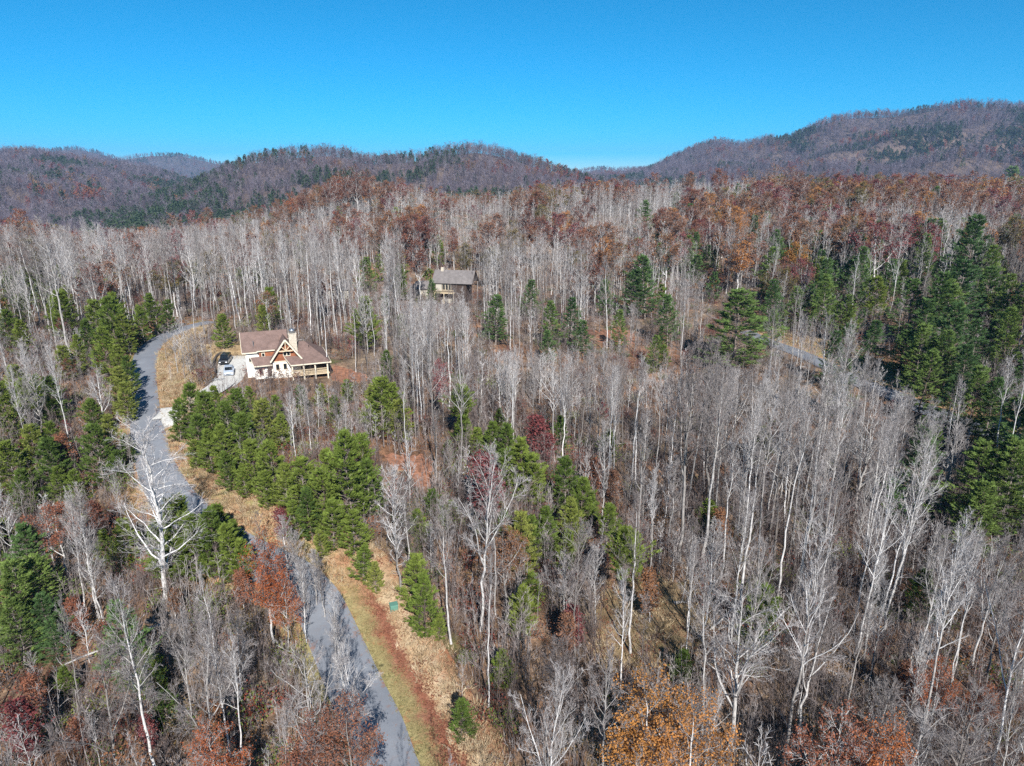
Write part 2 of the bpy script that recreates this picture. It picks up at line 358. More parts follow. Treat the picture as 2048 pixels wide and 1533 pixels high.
def bare_tree(seed, H=22, style='forest', lod=0, leaf=None, leafsize=.2, leafn=3):
    """returns trunk Acc, crown Acc, foliage Acc, built H metres tall"""
    rg = np.random.RandomState(seed); tr, cr, fo, li = Acc(), Acc(), Acc(), Acc()
    prm = dict(forest=(.46, 22, .24, .80, .10), oak=(.30, 18, .36, .95, .05), oval=(.22, 40, .20, .85, .12), great=(.17, 46, .30, 1.0, .04), pole=(.60, 17, .17, .75, .12), fork=(.42, 18, .25, .75, .1), sapling=(.25, 22, .16, .7, .1))[style]
    cs, n1, Lf, a1, up = prm
    r0 = H*(.0081 if style not in ('oak', 'great') else .0125)*(1.0 if style != 'pole' else .85)
    k = 14
    z = np.linspace(0, 1, k); wx = np.cumsum(rg.normal(0, .006, k))*H; wy = np.cumsum(rg.normal(0, .006, k))*H
    lx, ly = rg.normal(0, .02, 2)*H
    T = np.stack([wx-wx[0]+lx*z*z, wy-wy[0]+ly*z*z, z*H], 1)[None]
    rad = (r0*(1 if lod == 0 else .8)*np.maximum(1-z, .04)**.75)[None]; rad[0, 0] *= 1.35
    tr.tubes(T, rad, 7 if lod == 0 else 4)
    stems = T
    if style in ('fork', 'oak'):
        nf = 2 if style == 'fork' else 3
        tt = np.array([cs*.95+.1*i for i in range(nf)]); P0 = np.stack([np.interp(tt, z, T[0, :, c]) for c in range(3)], 1)
        az = rg.rand()*6.28+np.arange(nf)*2.4; el = .75+rg.rand(nf)*.35
        D = np.stack([np.cos(az)*np.cos(el), np.sin(az)*np.cos(el), np.sin(el)], 1)
        F = grow(rg, P0, D, H*(1-tt)*(.85 if style == 'fork' else .8), 8, .10, .09)
        tr.tubes(F, lin(np.interp(tt, z, rad[0])*.75, np.full(nf, .02), 8), 5 if lod == 0 else 3)
        p2, d2, t2 = kids(rg, F, 9 if lod == 0 else 5, .2, .98, .8)
        L2 = H*Lf*.55*(1.1-t2*.6)
        extra = (p2, d2, L2, np.interp(.5*t2+.5, z, rad[0]))
    else: extra = None
    if lod: n1 = int(n1*.6)
    t = cs+(1-cs)*((np.arange(n1)+rg.rand(n1)*.8)/n1)**.9; t = np.minimum(t, .985)
    u = (t-cs)/(1-cs)
    env = np.sin(np.clip(u*.86+.14, 0, 1)*math.pi)**.6 if style != 'oak' else (1-u*.7)
    if style == 'great': env = (1-u*.72)*(.7+.5*rg.rand(n1))
    if style in ('forest', 'pole'): env = (1-u*.75)*(.55+.45*np.minimum(u*4, 1))
    L = H*Lf*(env*.85+.15)*(.7+rg.rand(n1)*.5)
    P0 = np.stack([np.interp(t, z, T[0, :, c]) for c in range(3)], 1)
    az = np.arange(n1)*2.4+rg.rand(n1)*1.2; el = (math.pi/2-a1)+u*.35+rg.normal(0, .12, n1)
    D = np.stack([np.cos(az)*np.cos(el), np.sin(az)*np.cos(el), np.sin(el)], 1)
    rb = np.minimum(np.interp(t, z, rad[0])*.55, L*.016+.012)
    if extra: P0 = np.vstack([P0, extra[0]]); D = np.vstack([D, extra[1]]); L = np.concatenate([L, extra[2]]); rb = np.concatenate([rb, np.minimum(extra[3]*.4, .06)])
    k1 = 7 if lod == 0 else 4
    B1 = grow(rg, P0, D, L, k1, .2 if style in ('oak', 'great') else .11, up)
    li.tubes(B1, lin(rb, np.full(len(rb), .016), k1), 4 if lod == 0 else 3)
    if style not in ('pole',):      # a few dead stubs below the crown
        m = 4; tt = cs*(.35+.6*rg.rand(m)); Q0 = np.stack([np.interp(tt, z, T[0, :, c]) for c in range(3)], 1); az = rg.rand(m)*6.28
        S = grow(rg, Q0, np.stack([np.cos(az), np.sin(az), .25+0*az], 1), .06*H*(.4+rg.rand(m)), 4, .12, .02); cr.tubes(S, lin(np.full(m, .035), np.full(m, .012), 4), 3)
    n2 = (10 if style == 'great' else 7 if style != 'oval' else 5) if lod == 0 else 5
    p, d, t2 = kids(rg, B1, n2, .18, 1, .65); L2 = np.repeat(L, n2)*.42*(1.15-t2*.7)
    B2 = grow(rg, p, d, L2, 4, .13, up*1.2)
    w2 = .017 if lod == 0 else .032
    cr.tubes(B2, lin(np.full(len(p), w2), np.full(len(p), w2*.55), 4), 3 if lod == 0 else 2)
    if lod == 0:
        p, d, t3 = kids(rg, B2, 6, .15, 1, .6); L3 = np.repeat(L2, 6)*.5*(1.15-t3*.6)
        B3 = grow(rg, p, d, L3, 3, .12, up); cr.tubes(B3, lin(np.full(len(p), .0115), np.full(len(p), .007), 3), 2)
        sel = rg.rand(len(B3)) < .75; B3s = B3[sel]
        p, d, t4 = kids(rg, B3s, 3, .2, 1, .6); L4 = np.maximum(np.repeat(L3[sel], 3)*.55, .25)
        B4 = grow(rg, p, d, L4, 2, .1, up); cr.tubes(B4, lin(np.full(len(p), .0078), np.full(len(p), .005), 2), 2)
        tips = B4
    else:
        p, d, t3 = kids(rg, B2, 3, .2, 1, .6); L3 = np.repeat(L2, 3)*.6
        B3 = grow(rg, p, d, L3, 2, .1, up); cr.tubes(B3, lin(np.full(len(p), .025), np.full(len(p), .014), 2), 2)
        tips = B3
    if leaf:
        k_ = rg.rand(len(tips)) < leaf; C = tips[k_][:, -1]
        C = (C[:, None]+rg.normal(0, .22, (len(C), leafn, 3))).reshape(-1, 3)
        s = leafsize*(.6+.8*rg.rand(len(C)))[:, None]
        U = nrm(rg.normal(size=C.shape)); Wd = nrm(np.cross(U, rg.normal(size=C.shape)))
        fo.quads(C, U*s*.6, Wd*s)
    return tr, cr, fo, li

def pine_tree(seed, H=15, kind='v', lod=0):
    rg = np.random.RandomState(seed); tr, cr = Acc(), Acc(); k = 10
    z = np.linspace(0, 1, k); wx = np.cumsum(rg.normal(0, .006, k))*H
    T = np.stack([wx-wx[0], np.cumsum(rg.normal(0, .006, k))*H, z*H], 1)[None]; rad = (H*.012*np.maximum(1-z, .05))[None]
    tr.tubes(T, rad, 6 if lod == 0 else 4)
    base = {'v': .08, 'w': .12, 'u': .50}[kind]; Rm = {'v': .30, 'w': .29, 'u': .22}[kind]*H
    nw = (13 if kind == 'v' else 16) if lod == 0 else 10; per = 8 if lod == 0 else 5
    tw = base+(1-base)*(np.arange(nw)+.3)/nw; t = np.repeat(tw, per)+rg.normal(0, .006 if kind == 'w' else .009, nw*per); t = np.clip(t, base*.9, .985)
    u = np.clip((t-base)/(1-base), 0, 1)
    prof = {'v': (np.minimum(u*3.2+.45, 1))*(1-u**1.6)**.75, 'w': (np.minimum(u*3+.5, 1))*(1-u)**.72, 'u': (np.minimum(u*3+.5, 1))*(1-u**2)**.7}[kind]
    lob = .55+.45*rg.rand(nw).repeat(per)
    az = np.arange(nw*per)*2.4+rg.rand(nw*per)*.9
    side = 1+.16*np.sin(az+rg.rand()*6)+.10*np.sin(2*az+t*9)
    L = Rm*prof*lob*side*(.4+.85*rg.rand(nw*per))+.25
    el = {'v': .10+u*.75, 'w': -.02+u*.75, 'u': .25+u*.6}[kind]+rg.normal(0, .1, len(u))
    P0 = np.stack([np.interp(t, z, T[0, :, c]) for c in range(3)], 1)
    D = np.stack([np.cos(az)*np.cos(el), np.sin(az)*np.cos(el), np.sin(el)], 1)
    B = grow(rg, P0, D, L, 5, .06, .05)
    (tr).tubes(B, lin(L*.010+.015, np.full(len(L), .012), 5), 3)
    # sprays: flattened fans of side twigs, needle tufts upon them
    n2 = 8 if lod == 0 else 5
    p, d, t2 = kids(rg, B, n2, .38, 1.0, .62); d[:, 2] = d[:, 2]*.25+(.20 if kind == 'v' else .06); d = nrm(d)
    L2 = np.repeat(L, n2)*.34*(1.25-t2*.7)+.18
    tipd = nrm(B[:, -1]-B[:, -2]); p = np.vstack([p, B[:, -1]]); d = np.vstack([d, tipd]); L2 = np.concatenate([L2, np.full(len(L), .45)])
    S = grow(rg, p, d, L2, 3, .06, .12)
    nb = 7 if lod == 0 else 4
    keepS = rg.rand(len(S)) < .86
    S = S[keepS]
    for j, f in enumerate((.4, .75, 1.0)):
        i = min(int(f*2), 1); ff = f*2-i
        C = S[:, i]+(S[:, i+1]-S[:, i])*ff
        dd = nrm(S[:, i+1]-S[:, i])
        C = np.repeat(C, nb, 0)+rg.normal(0, .05, (len(C)*nb, 3))*np.array([1.3, 1.3, .5]); dd = nrm(np.repeat(dd, nb, 0)*1.0+rg.normal(0, .36, (len(C), 3))+np.array([0, 0, .30]))
        s = (.34 if lod == 0 else .75)*(.55+.8*rg.rand(len(C)))[:, None]
        wd = nrm(np.cross(dd, rg.normal(size=dd.shape)))*(.046 if lod == 0 else .16)
        cr.tris(C, dd*s, wd)
    return tr, cr

def far_tree(seed, H=20, kind='bare'):
    rg = np.random.RandomState(seed); a = Acc(); f = Acc()
    if kind == 'pine':
        n = 150; u = rg.rand(n)**.8; az = rg.rand(n)*6.28; r = .24*H*(1-u)**.8*(.5+.5*rg.rand(n))
        C = np.stack([r*np.cos(az), r*np.sin(az), H*(.15+.85*u)], 1)
        D = nrm(np.stack([np.cos(az), np.sin(az), .3+0*az], 1)+rg.normal(0, .4, (n, 3)))
        f.tris(C, D*1.9, nrm(np.cross(D, rg.normal(size=D.shape)))*.55); return a, f
    T = np.array([[[0, 0, 0], [0, 0, H*.5], [rg.normal(0, .4), rg.normal(0, .4), H*.95]]]); a.tubes(T, np.array([[.2, .15, .05]]), 3)
    n = 14; t = .35+.6*rg.rand(n); az = rg.rand(n)*6.28; el = .5+rg.rand(n)*.6
    P0 = np.stack([0*t, 0*t, t*H], 1); D = np.stack([np.cos(az)*np.cos(el), np.sin(az)*np.cos(el), np.sin(el)], 1)
    L = H*.30*(1.2-t*.6)*(.7+.5*rg.rand(n)); B = grow(rg, P0, D, L, 3, .12, .08); a.tubes(B, lin(np.full(n, .09), np.full(n, .05), 3), 2)
    p, d, _ = kids(rg, B, 6, .2, 1, .7); S = grow(rg, p, d, np.repeat(L, 6)*.4, 2, .1, .1); a.tubes(S, lin(np.full(len(p), .055), np.full(len(p), .04), 2), 2)
    if kind == 'leafy':
        C = np.vstack([S[:, 1], S[:, 0]]); U = nrm(rg.normal(size=C.shape)); f.quads(C, U*.55, nrm(np.cross(U, rg.normal(size=C.shape)))*1.0)
    return a, f
def join_meshes(name, parts):
    """parts: (Acc, material) -> one mesh with several materials"""
    V = []; lp = []; sz = []; mi = []; off = 0; ms = []
    for a, m in parts:
        if not a.V: continue
        v = np.vstack(a.V); V.append(v)
        for lst, c in ((a.Q, 4), (a.Tr, 3)):
            if lst: q = np.vstack(lst)+off; lp.append(q.ravel()); sz.append(np.full(len(q), c)); mi.append(np.full(len(q), len(ms)))
        off += len(v); ms.append(m)
    return mesh_np(name, np.vstack(V), np.concatenate(lp), np.concatenate(sz), ms, np.concatenate(mi))

# ------------------------------------------------------------------ ground sheet
def grid_mesh(name, X, Y, Z, m):
    nx, ny = X.shape; V = np.stack([X, Y, Z], -1).reshape(-1, 3)
    i, j = np.meshgrid(np.arange(nx-1), np.arange(ny-1), indexing='ij'); a = (i*ny+j).ravel()
    q = np.stack([a, a+ny, a+ny+1, a+1], 1)
    return mesh_np(name, V, q.ravel(), np.full(len(q), 4), [m], None, True)
obj('ground', grid_mesh('ground', gx, gy, GZ, M['ground']), kind='structure')
def strip(name, L, offs, lift, m, attr=None, vals=None, **kw):
    """a sheet draped along line L at the given sideways offsets"""
    rows = [offset_line(L, o) for o in offs]; n = len(L); k = len(offs)
    XY = np.stack(rows, 1); Z = hgt(XY[..., 0], XY[..., 1])+np.asarray(lift)
    me = grid_mesh(name, XY[..., 0], XY[..., 1], Z, m)
    if attr:
        a = me.attributes.new(attr, 'FLOAT', 'POINT'); a.data.foreach_set('value', np.tile(np.asarray(vals, dtype=np.float32), n))
        b_ = me.attributes.new('low', 'FLOAT', 'POINT'); b_.data.foreach_set('value', np.repeat(np.clip((66-L[:, 1])/8, 0, 1)*(L[:, 0] < 20), k).astype(np.float32))
    return obj(name, me, **kw)
def dense(L, st=1.0):
    d = np.concatenate([[0], np.cumsum(np.linalg.norm(np.diff(L, axis=0), axis=1))]); s = np.arange(0, d[-1], st)
    return np.stack([np.interp(s, d, L[:, 0]), np.interp(s, d, L[:, 1])], 1)
road_c = dense(road_c); road2_c = dense(road2_c); drive_c = dense(drive_c)
W2 = ROAD_W/2
lanes = np.array([-1, -.8, -.4, 0, .4, .8, 1])
strip('road', road_c, lanes*W2, [.10, .15, .17, .19, .17, .15, .10], M['asphalt'], 'edge', np.abs(lanes), kind='structure', label='grey asphalt road curving up the hill through the woods')
ac = np.array([0, .6, 1.3, 2.0, 2.8, 3.7, 4.7, 5.8, 7.0])
vo = strip('grass_verge', road_c, W2-.05+ac, [.07, .09, .04, .02, .10, .22, .28, .22, -.05], M['verge'], 'across', ac, kind='structure')
al = np.array([0, .6, 1.4, 2.4])
strip('grass_verge', road_c, -(W2-.05+al)[::-1], [-.05, .05, .06, .07], M['verge'], 'across', (al*.7)[::-1], kind='structure')
strip('road', road2_c, lanes*1.6, [.10, .15, .17, .19, .17, .15, .10], M['asphalt'], 'edge', np.abs(lanes), kind='structure', label='narrow asphalt road glimpsed between trees on the right')
strip('grass_verge', road2_c, -(1.55+np.array([0, 1, 2.2, 3.6, 5.2, 7.0]))[::-1], [-.05, .2, .25, .2, .12, .07], M['verge'], 'across', (np.array([3.2, 4, 4.6, 5.4, 6.2, 7.0]))[::-1], kind='structure')
M['gravel'] = simple('pale_concrete_drive', (.50, .48, .44), .9, .25, 2.0)
strip('driveway', drive_c, [-2.2, -1.1, 0, 1.1, 2.2], [.34, .38, .40, .38, .34], M['gravel'], kind='structure')
def pad(name, pts, lift, m, **kw):
    """a draped patch: fan of rings shrinking to its middle"""
    P = smooth_line([on_ground(*p)[:2] for p in pts+[pts[0]]], 9)[:-1]; c = P.mean(0)
    if kw.pop('rag', 0): P = c+(P-c)*(1+.75*fbm(P[:, 0]*1.1, P[:, 1]*1.1, 3))[:, None]
    rings = [c+(P-c)*s for s in (1, .8, .6, .4, .2, .02)]
    XY = np.stack([np.vstack([r_, r_[:1]]) for r_ in rings], 0)
    Z = hgt(XY[..., 0], XY[..., 1])+lift; Z[0] -= lift+.05
    return obj(name, grid_mesh(name, XY[..., 0], XY[..., 1], Z, m), **kw), P
pad_px = [(436, 718), (448, 712), (470, 712), (492, 712), (516, 722), (508, 738), (492, 748), (482, 764), (462, 776), (438, 770), (434, 745)]
_, PADP = pad('parking_pad', pad_px, .30, M['gravel'], kind='structure')
pad('driveway', [(319, 818), (345, 816), (362, 822), (366, 842), (350, 852), (329, 858), (320, 840)], .36, M['gravel'], kind='structure')
M['lawn'] = simple('dry_lawn', (.34, .24, .13), .95, .5, .8, .05, 0, .08)
_, LAWNP = pad('lawn', [(395, 706), (415, 690), (450, 680), (492, 690), (496, 708), (450, 713), (432, 720), (405, 722)], .08, M['lawn'], kind='structure')
M['earth'] = simple('orange_leaf_bank', (.27, .13, .08), .95, .6, 1.6, .05, 0, .08)
for q in ([(660, 730), (690, 735), (720, 745), (740, 762), (700, 768), (664, 762)], [(765, 908), (800, 905), (850, 912), (872, 940), (862, 985), (840, 995), (822, 950), (775, 935)],
          [(1185, 660), (1240, 655), (1275, 672), (1260, 690), (1200, 688)]):
    pad('leaf_strewn_clearing', q, .06, M['earth'], kind='structure', rag=1)
M['bank'] = simple('dry_grass_clearing', (.21, .15, .085), .95, .6, .6, .05, 0, .08)
pad('leaf_strewn_clearing', [(1190, 1170), (1300, 1150), (1400, 1170), (1440, 1230), (1400, 1310), (1330, 1360), (1240, 1350), (1190, 1280)], .06, M['bank'], kind='structure', rag=1)
print('terrain', time.time()-T0)

# ------------------------------------------------------------------ hills
def hill(name, pts, D, near_r, z0, m, spur, tree_h=12, na=260, nr=110, back=1.5, label=None):
    px = np.array([p[0] for p in pts], float); py = np.array([p[1] for p in pts], float)
    dirs = np.array([ray(a, b) for a, b in pts]); az = np.arctan2(dirs[:, 0], dirs[:, 1]); el = dirs[:, 2]/np.hypot(dirs[:, 0], dirs[:, 1])
    A = np.linspace(az[0], az[-1], na); crest = CAM_Z+np.interp(A, az, el)*D-tree_h
    k = np.ones(5)/5; crest = np.convolve(np.pad(crest, 2, 'edge'), k, 'valid')
    rr = np.concatenate([np.linspace(near_r, D, int(nr*.8)), np.linspace(D, D*back, int(nr*.2)+1)[1:]])
    AA, RR = np.meshgrid(A, rr, indexing='ij')
    t = np.clip((RR-near_r)/(D-near_r), 0, 1); tb = np.clip((RR-D)/(D*(back-1)), 0, 1)
    X = RR*np.sin(AA); Y = RR*np.cos(AA)
    prof = t**1.15*(1-.25*np.sin(t*math.pi))
    Z = z0+(crest[:, None]-z0)*prof
    rid = (1-np.abs(2*vnoise(X/spur+3, Y/spur+1)-1))
    rel = (rid-.55)*.30*(crest[:, None]-z0)+fbm(X/(spur*.35), Y/(spur*.35), 4)*.22*(crest[:, None]-z0)
    Z = Z+rel*np.sin(np.clip(t, 0, 1)*math.pi)**.8*(1-tb)
    Z = Z-(Z-z0+30)*(tb**1.3)
    o = obj(name, grid_mesh(name, X, Y, Z, m), kind='structure', label=label)
    def h(a, r):
        fi = (a-A[0])/(A[1]-A[0]); i = np.clip(fi.astype(int), 0, na-2); fi = np.clip(fi-i, 0, 1)
        j = np.clip(np.searchsorted(rr, r)-1, 0, len(rr)-2); fj = np.clip((r-rr[j])/(rr[j+1]-rr[j]), 0, 1)
        return (Z[i, j]*(1-fi)+Z[i+1, j]*fi)*(1-fj)+(Z[i, j+1]*(1-fi)+Z[i+1, j+1]*fi)*fj
    return h, A[0], A[-1], near_r, D
HM = hill('hill', [(60, 470), (120, 452), (200, 425), (300, 388), (400, 352), (450, 326), (520, 303), (560, 297), (600, 294), (660, 291), (700, 298), (730, 309), (790, 307), (850, 301), (880, 292), (950, 285), (1000, 293), (1060, 311), (1110, 328), (1165, 345), (1250, 368), (1400, 420)], 1250, 640, -30, M['hill'], 170, 17, label='long wooded ridge in the middle distance')
HR = hill('hill', [(1040, 372), (1100, 356), (1160, 346), (1240, 341), (1300, 331), (1340, 310), (1400, 284), (1440, 273), (1480, 283), (1530, 269), (1580, 269), (1600, 257), (1660, 230), (1700, 222), (1800, 218), (1860, 208), (1920, 198), (1990, 199), (2048, 203), (2200, 206), (2450, 220)], 2600, 1150, -30, M['hill'], 420, 24, label='high purple-brown wooded mountain on the right')
HL = hill('hill', [(-420, 300), (-200, 286), (0, 293), (60, 291), (100, 299), (160, 309), (240, 319), (300, 331), (350, 344), (400, 366), (470, 392), (600, 440)], 2100, 850, -30, M['hill'], 300, 24, label='dark wooded hill at the far left')
HF = hill('hill', [(-100, 300), (60, 297), (100, 299), (150, 294), (200, 304), (240, 316), (300, 308), (360, 308), (420, 321), (470, 335), (540, 352)], 5200, 3300, -40, M['hill_far'], 900, 14, 160, 60, 1.3, label='blue ridge in the gap at the far left')
HG = hill('hill', [(1080, 348), (1140, 346), (1165, 341), (1200, 334), (1230, 339), (1265, 336), (1300, 338), (1360, 350)], 4300, 3000, -40, M['hill_far'], 700, 14, 120, 50, 1.3, label='small distant ridge in the central gap')

# ------------------------------------------------------------------ instanced stuff
def scatter(name, sources, P, rot, sc, idx, label, **kw):
    """one object: points carrying rotation, scale and index; geometry nodes put a tree mesh on each"""
    me = bpy.data.meshes.new(name); me.vertices.add(len(P)); me.vertices.foreach_set('co', np.asarray(P, np.float32).ravel())
    for nm, ty, a in (('rz', 'FLOAT', rot), ('idx', 'INT', idx)):
        at = me.attributes.new(nm, ty, 'POINT'); at.data.foreach_set('value', np.asarray(a, np.float32 if ty == 'FLOAT' else np.int32))
    at = me.attributes.new('sc', 'FLOAT_VECTOR', 'POINT'); at.data.foreach_set('vector', np.asarray(sc, np.float32).ravel())
    o = obj(name, me, kind='stuff', label=label, **kw)
    ng = bpy.data.node_groups.new(name, 'GeometryNodeTree')
    ng.interface.new_socket('Geometry', in_out='INPUT', socket_type='NodeSocketGeometry'); ng.interface.new_socket('Geometry', in_out='OUTPUT', socket_type='NodeSocketGeometry')
    N = ng.nodes.new; gi = N('NodeGroupInput'); go = N('NodeGroupOutput')
    ci = N('GeometryNodeCollectionInfo'); ci.inputs['Separate Children'].default_value = True; ci.inputs['Reset Children'].default_value = True; ci.inputs[0].default_value = sources
    io = N('GeometryNodeInstanceOnPoints'); io.inputs['Pick Instance'].default_value = True
    def attr(nm, ty):
        n = N('GeometryNodeInputNamedAttribute'); n.data_type = ty; n.inputs[0].default_value = nm; return n.outputs[0]
    cx = N('ShaderNodeCombineXYZ'); L = ng.links.new
    L(attr('rz', 'FLOAT'), cx.inputs[2]); L(gi.outputs[0], io.inputs['Points']); L(ci.outputs[0], io.inputs['Instance'])
    L(attr('idx', 'INT'), io.inputs['Instance Index']); L(cx.outputs[0], io.inputs['Rotation']); L(attr('sc', 'FLOAT_VECTOR'), io.inputs['Scale']); L(io.outputs[0], go.inputs[0])
    md = o.modifiers.new('scatter', 'NODES'); md.node_group = ng; return o
def source(name, meshes):
    c = bpy.data.collections.new(name)
    for i, me in enumerate(meshes):
        o = bpy.data.objects.new('%s_%02d' % (name, i), me); c.objects.link(o)
    return c
rg = np.random.RandomState(11)
far_meshes = []
for i in range(5): a, f = far_tree(100+i); far_meshes.append(join_meshes('far_bare', [(a, M['sticks'])]))
for i in range(3): a, f = far_tree(120+i, 18, 'pine'); far_meshes.append(join_meshes('far_pine', [(f, M['needle_far'])]))
for i in range(2): a, f = far_tree(130+i, 19, 'leafy'); far_meshes.append(join_meshes('far_leafy', [(a, M['sticks']), (f, M['leaf_mixed'])]))
FAR = source('far_trees', far_meshes)
def cover_hill(H_, n, pine, leafy, label, size=1.0, rlo=0., rhi=1.06):
    h, a0, a1, r0, D = H_
    a = a0+(a1-a0)*rg.rand(n); r = np.sqrt((r0+(D-r0)*rlo)**2+rg.rand(n)*((D*rhi)**2-(r0+(D-r0)*rlo)**2))
    x = r*np.sin(a); y = r*np.cos(a); z = h(a, r)
    pn = fbm(x/130+40, y/130, 4)*2.2+pine(a, r, z); lf = fbm(x/90, y/90+30, 3)+leafy
    idx = np.where(rg.rand(n) < np.clip(pn*2.2, 0.02, .85), 5+rg.randint(0, 3, n), np.where(rg.rand(n) < np.clip(lf, 0, .6), 8+rg.randint(0, 2, n), rg.randint(0, 5, n)))
    s = (.65+.55*rg.rand(n))*size; keep = (z > -32)
    scatter('hill_forest', FAR, np.stack([x, y, z-.4], 1)[keep], rg.rand(n)[keep]*6.28, np.stack([s*1.1, s*1.1, s], 1)[keep], idx[keep], label)
    return
cover_hill(HM, 11500, lambda a, r, z: np.where((z < 10) & (a < -.28), .22, .0), .0, 'bare grey woods with evergreen patches over the middle ridge')
cover_hill(HR, 28000, lambda a, r, z: np.where(z < 20, .22, -.04), .0, 'bare purple-grey woods over the right-hand mountain', 1.25)
cover_hill(HL, 16000, lambda a, r, z: np.where(z < 10, .12, -.06), -.02, 'bare and evergreen woods over the far left hill', 1.2)
for H_, n_, l_ in ((HF, 5000, 'dark woods on the far blue ridge'), (HG, 2600, 'dark woods on the small distant ridge')):
    cover_hill(H_, n_, lambda a, r, z: -.05, .0, l_, 1.3, .45, 1.03)
def haze():
    x0, x1, y0, y1, z0, z1 = -9400, 9400, -3400, 12400, -190, 470
    V = [(x, y, z) for x in (x0, x1) for y in (y0, y1) for z in (z0, z1)]
    me = bpy.data.meshes.new('haze'); me.from_pydata(V, [], [(0, 1, 3, 2), (4, 6, 7, 5), (0, 4, 5, 1), (2, 3, 7, 6), (0, 2, 6, 4), (1, 5, 7, 3)]); 
    m = bpy.data.materials.new('thin_haze'); m.use_nodes = True; nt = m.node_tree; nt.nodes.clear()
    v = nt.nodes.new('ShaderNodeVolumePrincipled'); v.inputs['Color'].default_value = (.36, .6, 1, 1); v.inputs['Density'].default_value = HAZE; v.inputs['Anisotropy'].default_value = 0.0
    o_ = nt.nodes.new('ShaderNodeOutputMaterial'); nt.links.new(v.outputs[0], o_.inputs['Volume']); me.materials.append(m)
    obj('haze', me, kind='stuff')
HAZE = 0.00007
haze()
print('hills', time.time()-T0)
# ------------------------------------------------------------------ solid builders
class Solid:
    """collects boxes, slabs and bars; link() makes ONE mesh object"""
    def __init__(s): s.bm = bmesh.new()
    def poly(s, P, t=None, n=None):
        """flat polygon P, thickened by vector n*t"""
        P = [Vector(p) for p in P]
        if n is None:
            n = Vector((0, 0, 0))
            for i in range(len(P)): n += P[i].cross(P[(i+1) % len(P)])
            n.normalize()
        n = Vector(n)*t
        a = [s.bm.verts.new(p) for p in P]; b = [s.bm.verts.new(p-n) for p in P]
        s.bm.faces.new(a); s.bm.faces.new(b[::-1])
        for i in range(len(P)): j = (i+1) % len(P); s.bm.faces.new((a[j], a[i], b[i], b[j]))
        return s
    def box(s, x0, x1, y0, y1, z0, z1):
        return s.poly([(x0, y0, z1), (x1, y0, z1), (x1, y1, z1), (x0, y1, z1)], z1-z0, (0, 0, 1))
    def bar(s, a, b, w, h=None):
        a, b = Vector(a), Vector(b); h = h or w; d = (b-a).normalized(); r = Vector((0, 0, 1)) if abs(d.z) < .95 else Vector((1, 0, 0))
        u = d.cross(r).normalized()*w/2; v = d.cross(u.normalized())*h/2
        A = [s.bm.verts.new(a+q) for q in (u+v, -u+v, -u-v, u-v)]; B = [s.bm.verts.new(b+q) for q in (u+v, -u+v, -u-v, u-v)]
        s.bm.faces.new(A); s.bm.faces.new(B[::-1])
        for i in range(4): j = (i+1) % 4; s.bm.faces.new((A[j], A[i], B[i], B[j]))
        return s
    def lathe(s, prof, c=(0, 0, 0), n=14, axis='z'):
        rings = []
        for r, h in prof:
            ring = []
            for i in range(n):
                t = 2*math.pi*i/n; p = (r*math.cos(t), r*math.sin(t), h)
                if axis == 'y': p = (p[0], p[2], p[1])
                ring.append(s.bm.verts.new(Vector(c)+Vector(p)))
            rings.append(ring)
        for a, b in zip(rings, rings[1:]):
            for i in range(n): j = (i+1) % n; s.bm.faces.new((a[i], a[j], b[j], b[i]))
        s.bm.faces.new(rings[0][::-1]); s.bm.faces.new(rings[-1]); return s
    def link(s, name, m, parent=None, bevel=0, smooth=False, **kw):
        bmesh.ops.recalc_face_normals(s.bm, faces=s.bm.faces)
        if bevel: bmesh.ops.bevel(s.bm, geom=s.bm.edges[:], offset=bevel, segments=1, affect='EDGES', clamp_overlap=True)
        me = bpy.data.meshes.new(name); s.bm.to_mesh(me); s.bm.free(); me.materials.append(m)
        if smooth: me.polygons.foreach_set('use_smooth', [True]*len(me.polygons))
        return obj(name, me, parent, **kw)
def thing(name, loc, rz, label, cat, group=None):
    o = bpy.data.objects.new(name, None); COL.objects.link(o); o.location = loc; o.rotation_euler = (0, 0, rz)
    o.empty_display_size = .5
    if label: o['label'] = label
    o['category'] = cat
    if group: o['group'] = group
    return o
def shingle_mat(name, c, rows=6, var=.25):
    m, nt, b = mat(name, .9, .1)
    n = noise(nt, .8, 5, rough=.75); n2 = noise(nt, 9, 3, rough=.8, stretch=(1, .4, .4))
    r = ramp(nt, [(.3, tuple(x*(1-var) for x in c)), (.7, tuple(x*(1+var) for x in c))]); nt.links.new(n.outputs[0], r.inputs[0])
    w = nt.nodes.new('ShaderNodeTexWave'); w.bands_direction = 'Z'; w.inputs['Scale'].default_value = rows; w.inputs['Distortion'].default_value = .6
    tc = nt.nodes.new('ShaderNodeTexCoord'); nt.links.new(tc.outputs['Object'], w.inputs[0])
    g = ramp(nt, [(.3, (.75, .75, .75)), (.7, (1.2, 1.2, 1.2))]); nt.links.new(n2.outputs[0], g.inputs[0])
    nt.links.new(mixc(nt, 1.0, r.outputs[0], g.outputs[0], 'MULTIPLY'), b.inputs['Base Color']); bump_to(nt, b, w.outputs[0], .35, .03); return m
M['roof'] = shingle_mat('brown_roof_shingles', (.175, .118, .10))
M['roof_grey'] = shingle_mat('grey_roof_shingles', (.17, .152, .145))
M['siding'] = shingle_mat('cedar_shingle_siding', (.25, .095, .05), 5, .45)
M['cream'] = simple('cream_board_siding', (.70, .67, .61), .8, .12, 1.5)
M['trim'] = simple('pale_timber_trim', (.60, .53, .41), .7, .12, 4)
M['timber'] = simple('honey_timber', (.52, .41, .27), .7, .15, 4)
M['darkwood'] = simple('dark_stained_wood', (.055, .038, .03), .8, .4, 4)
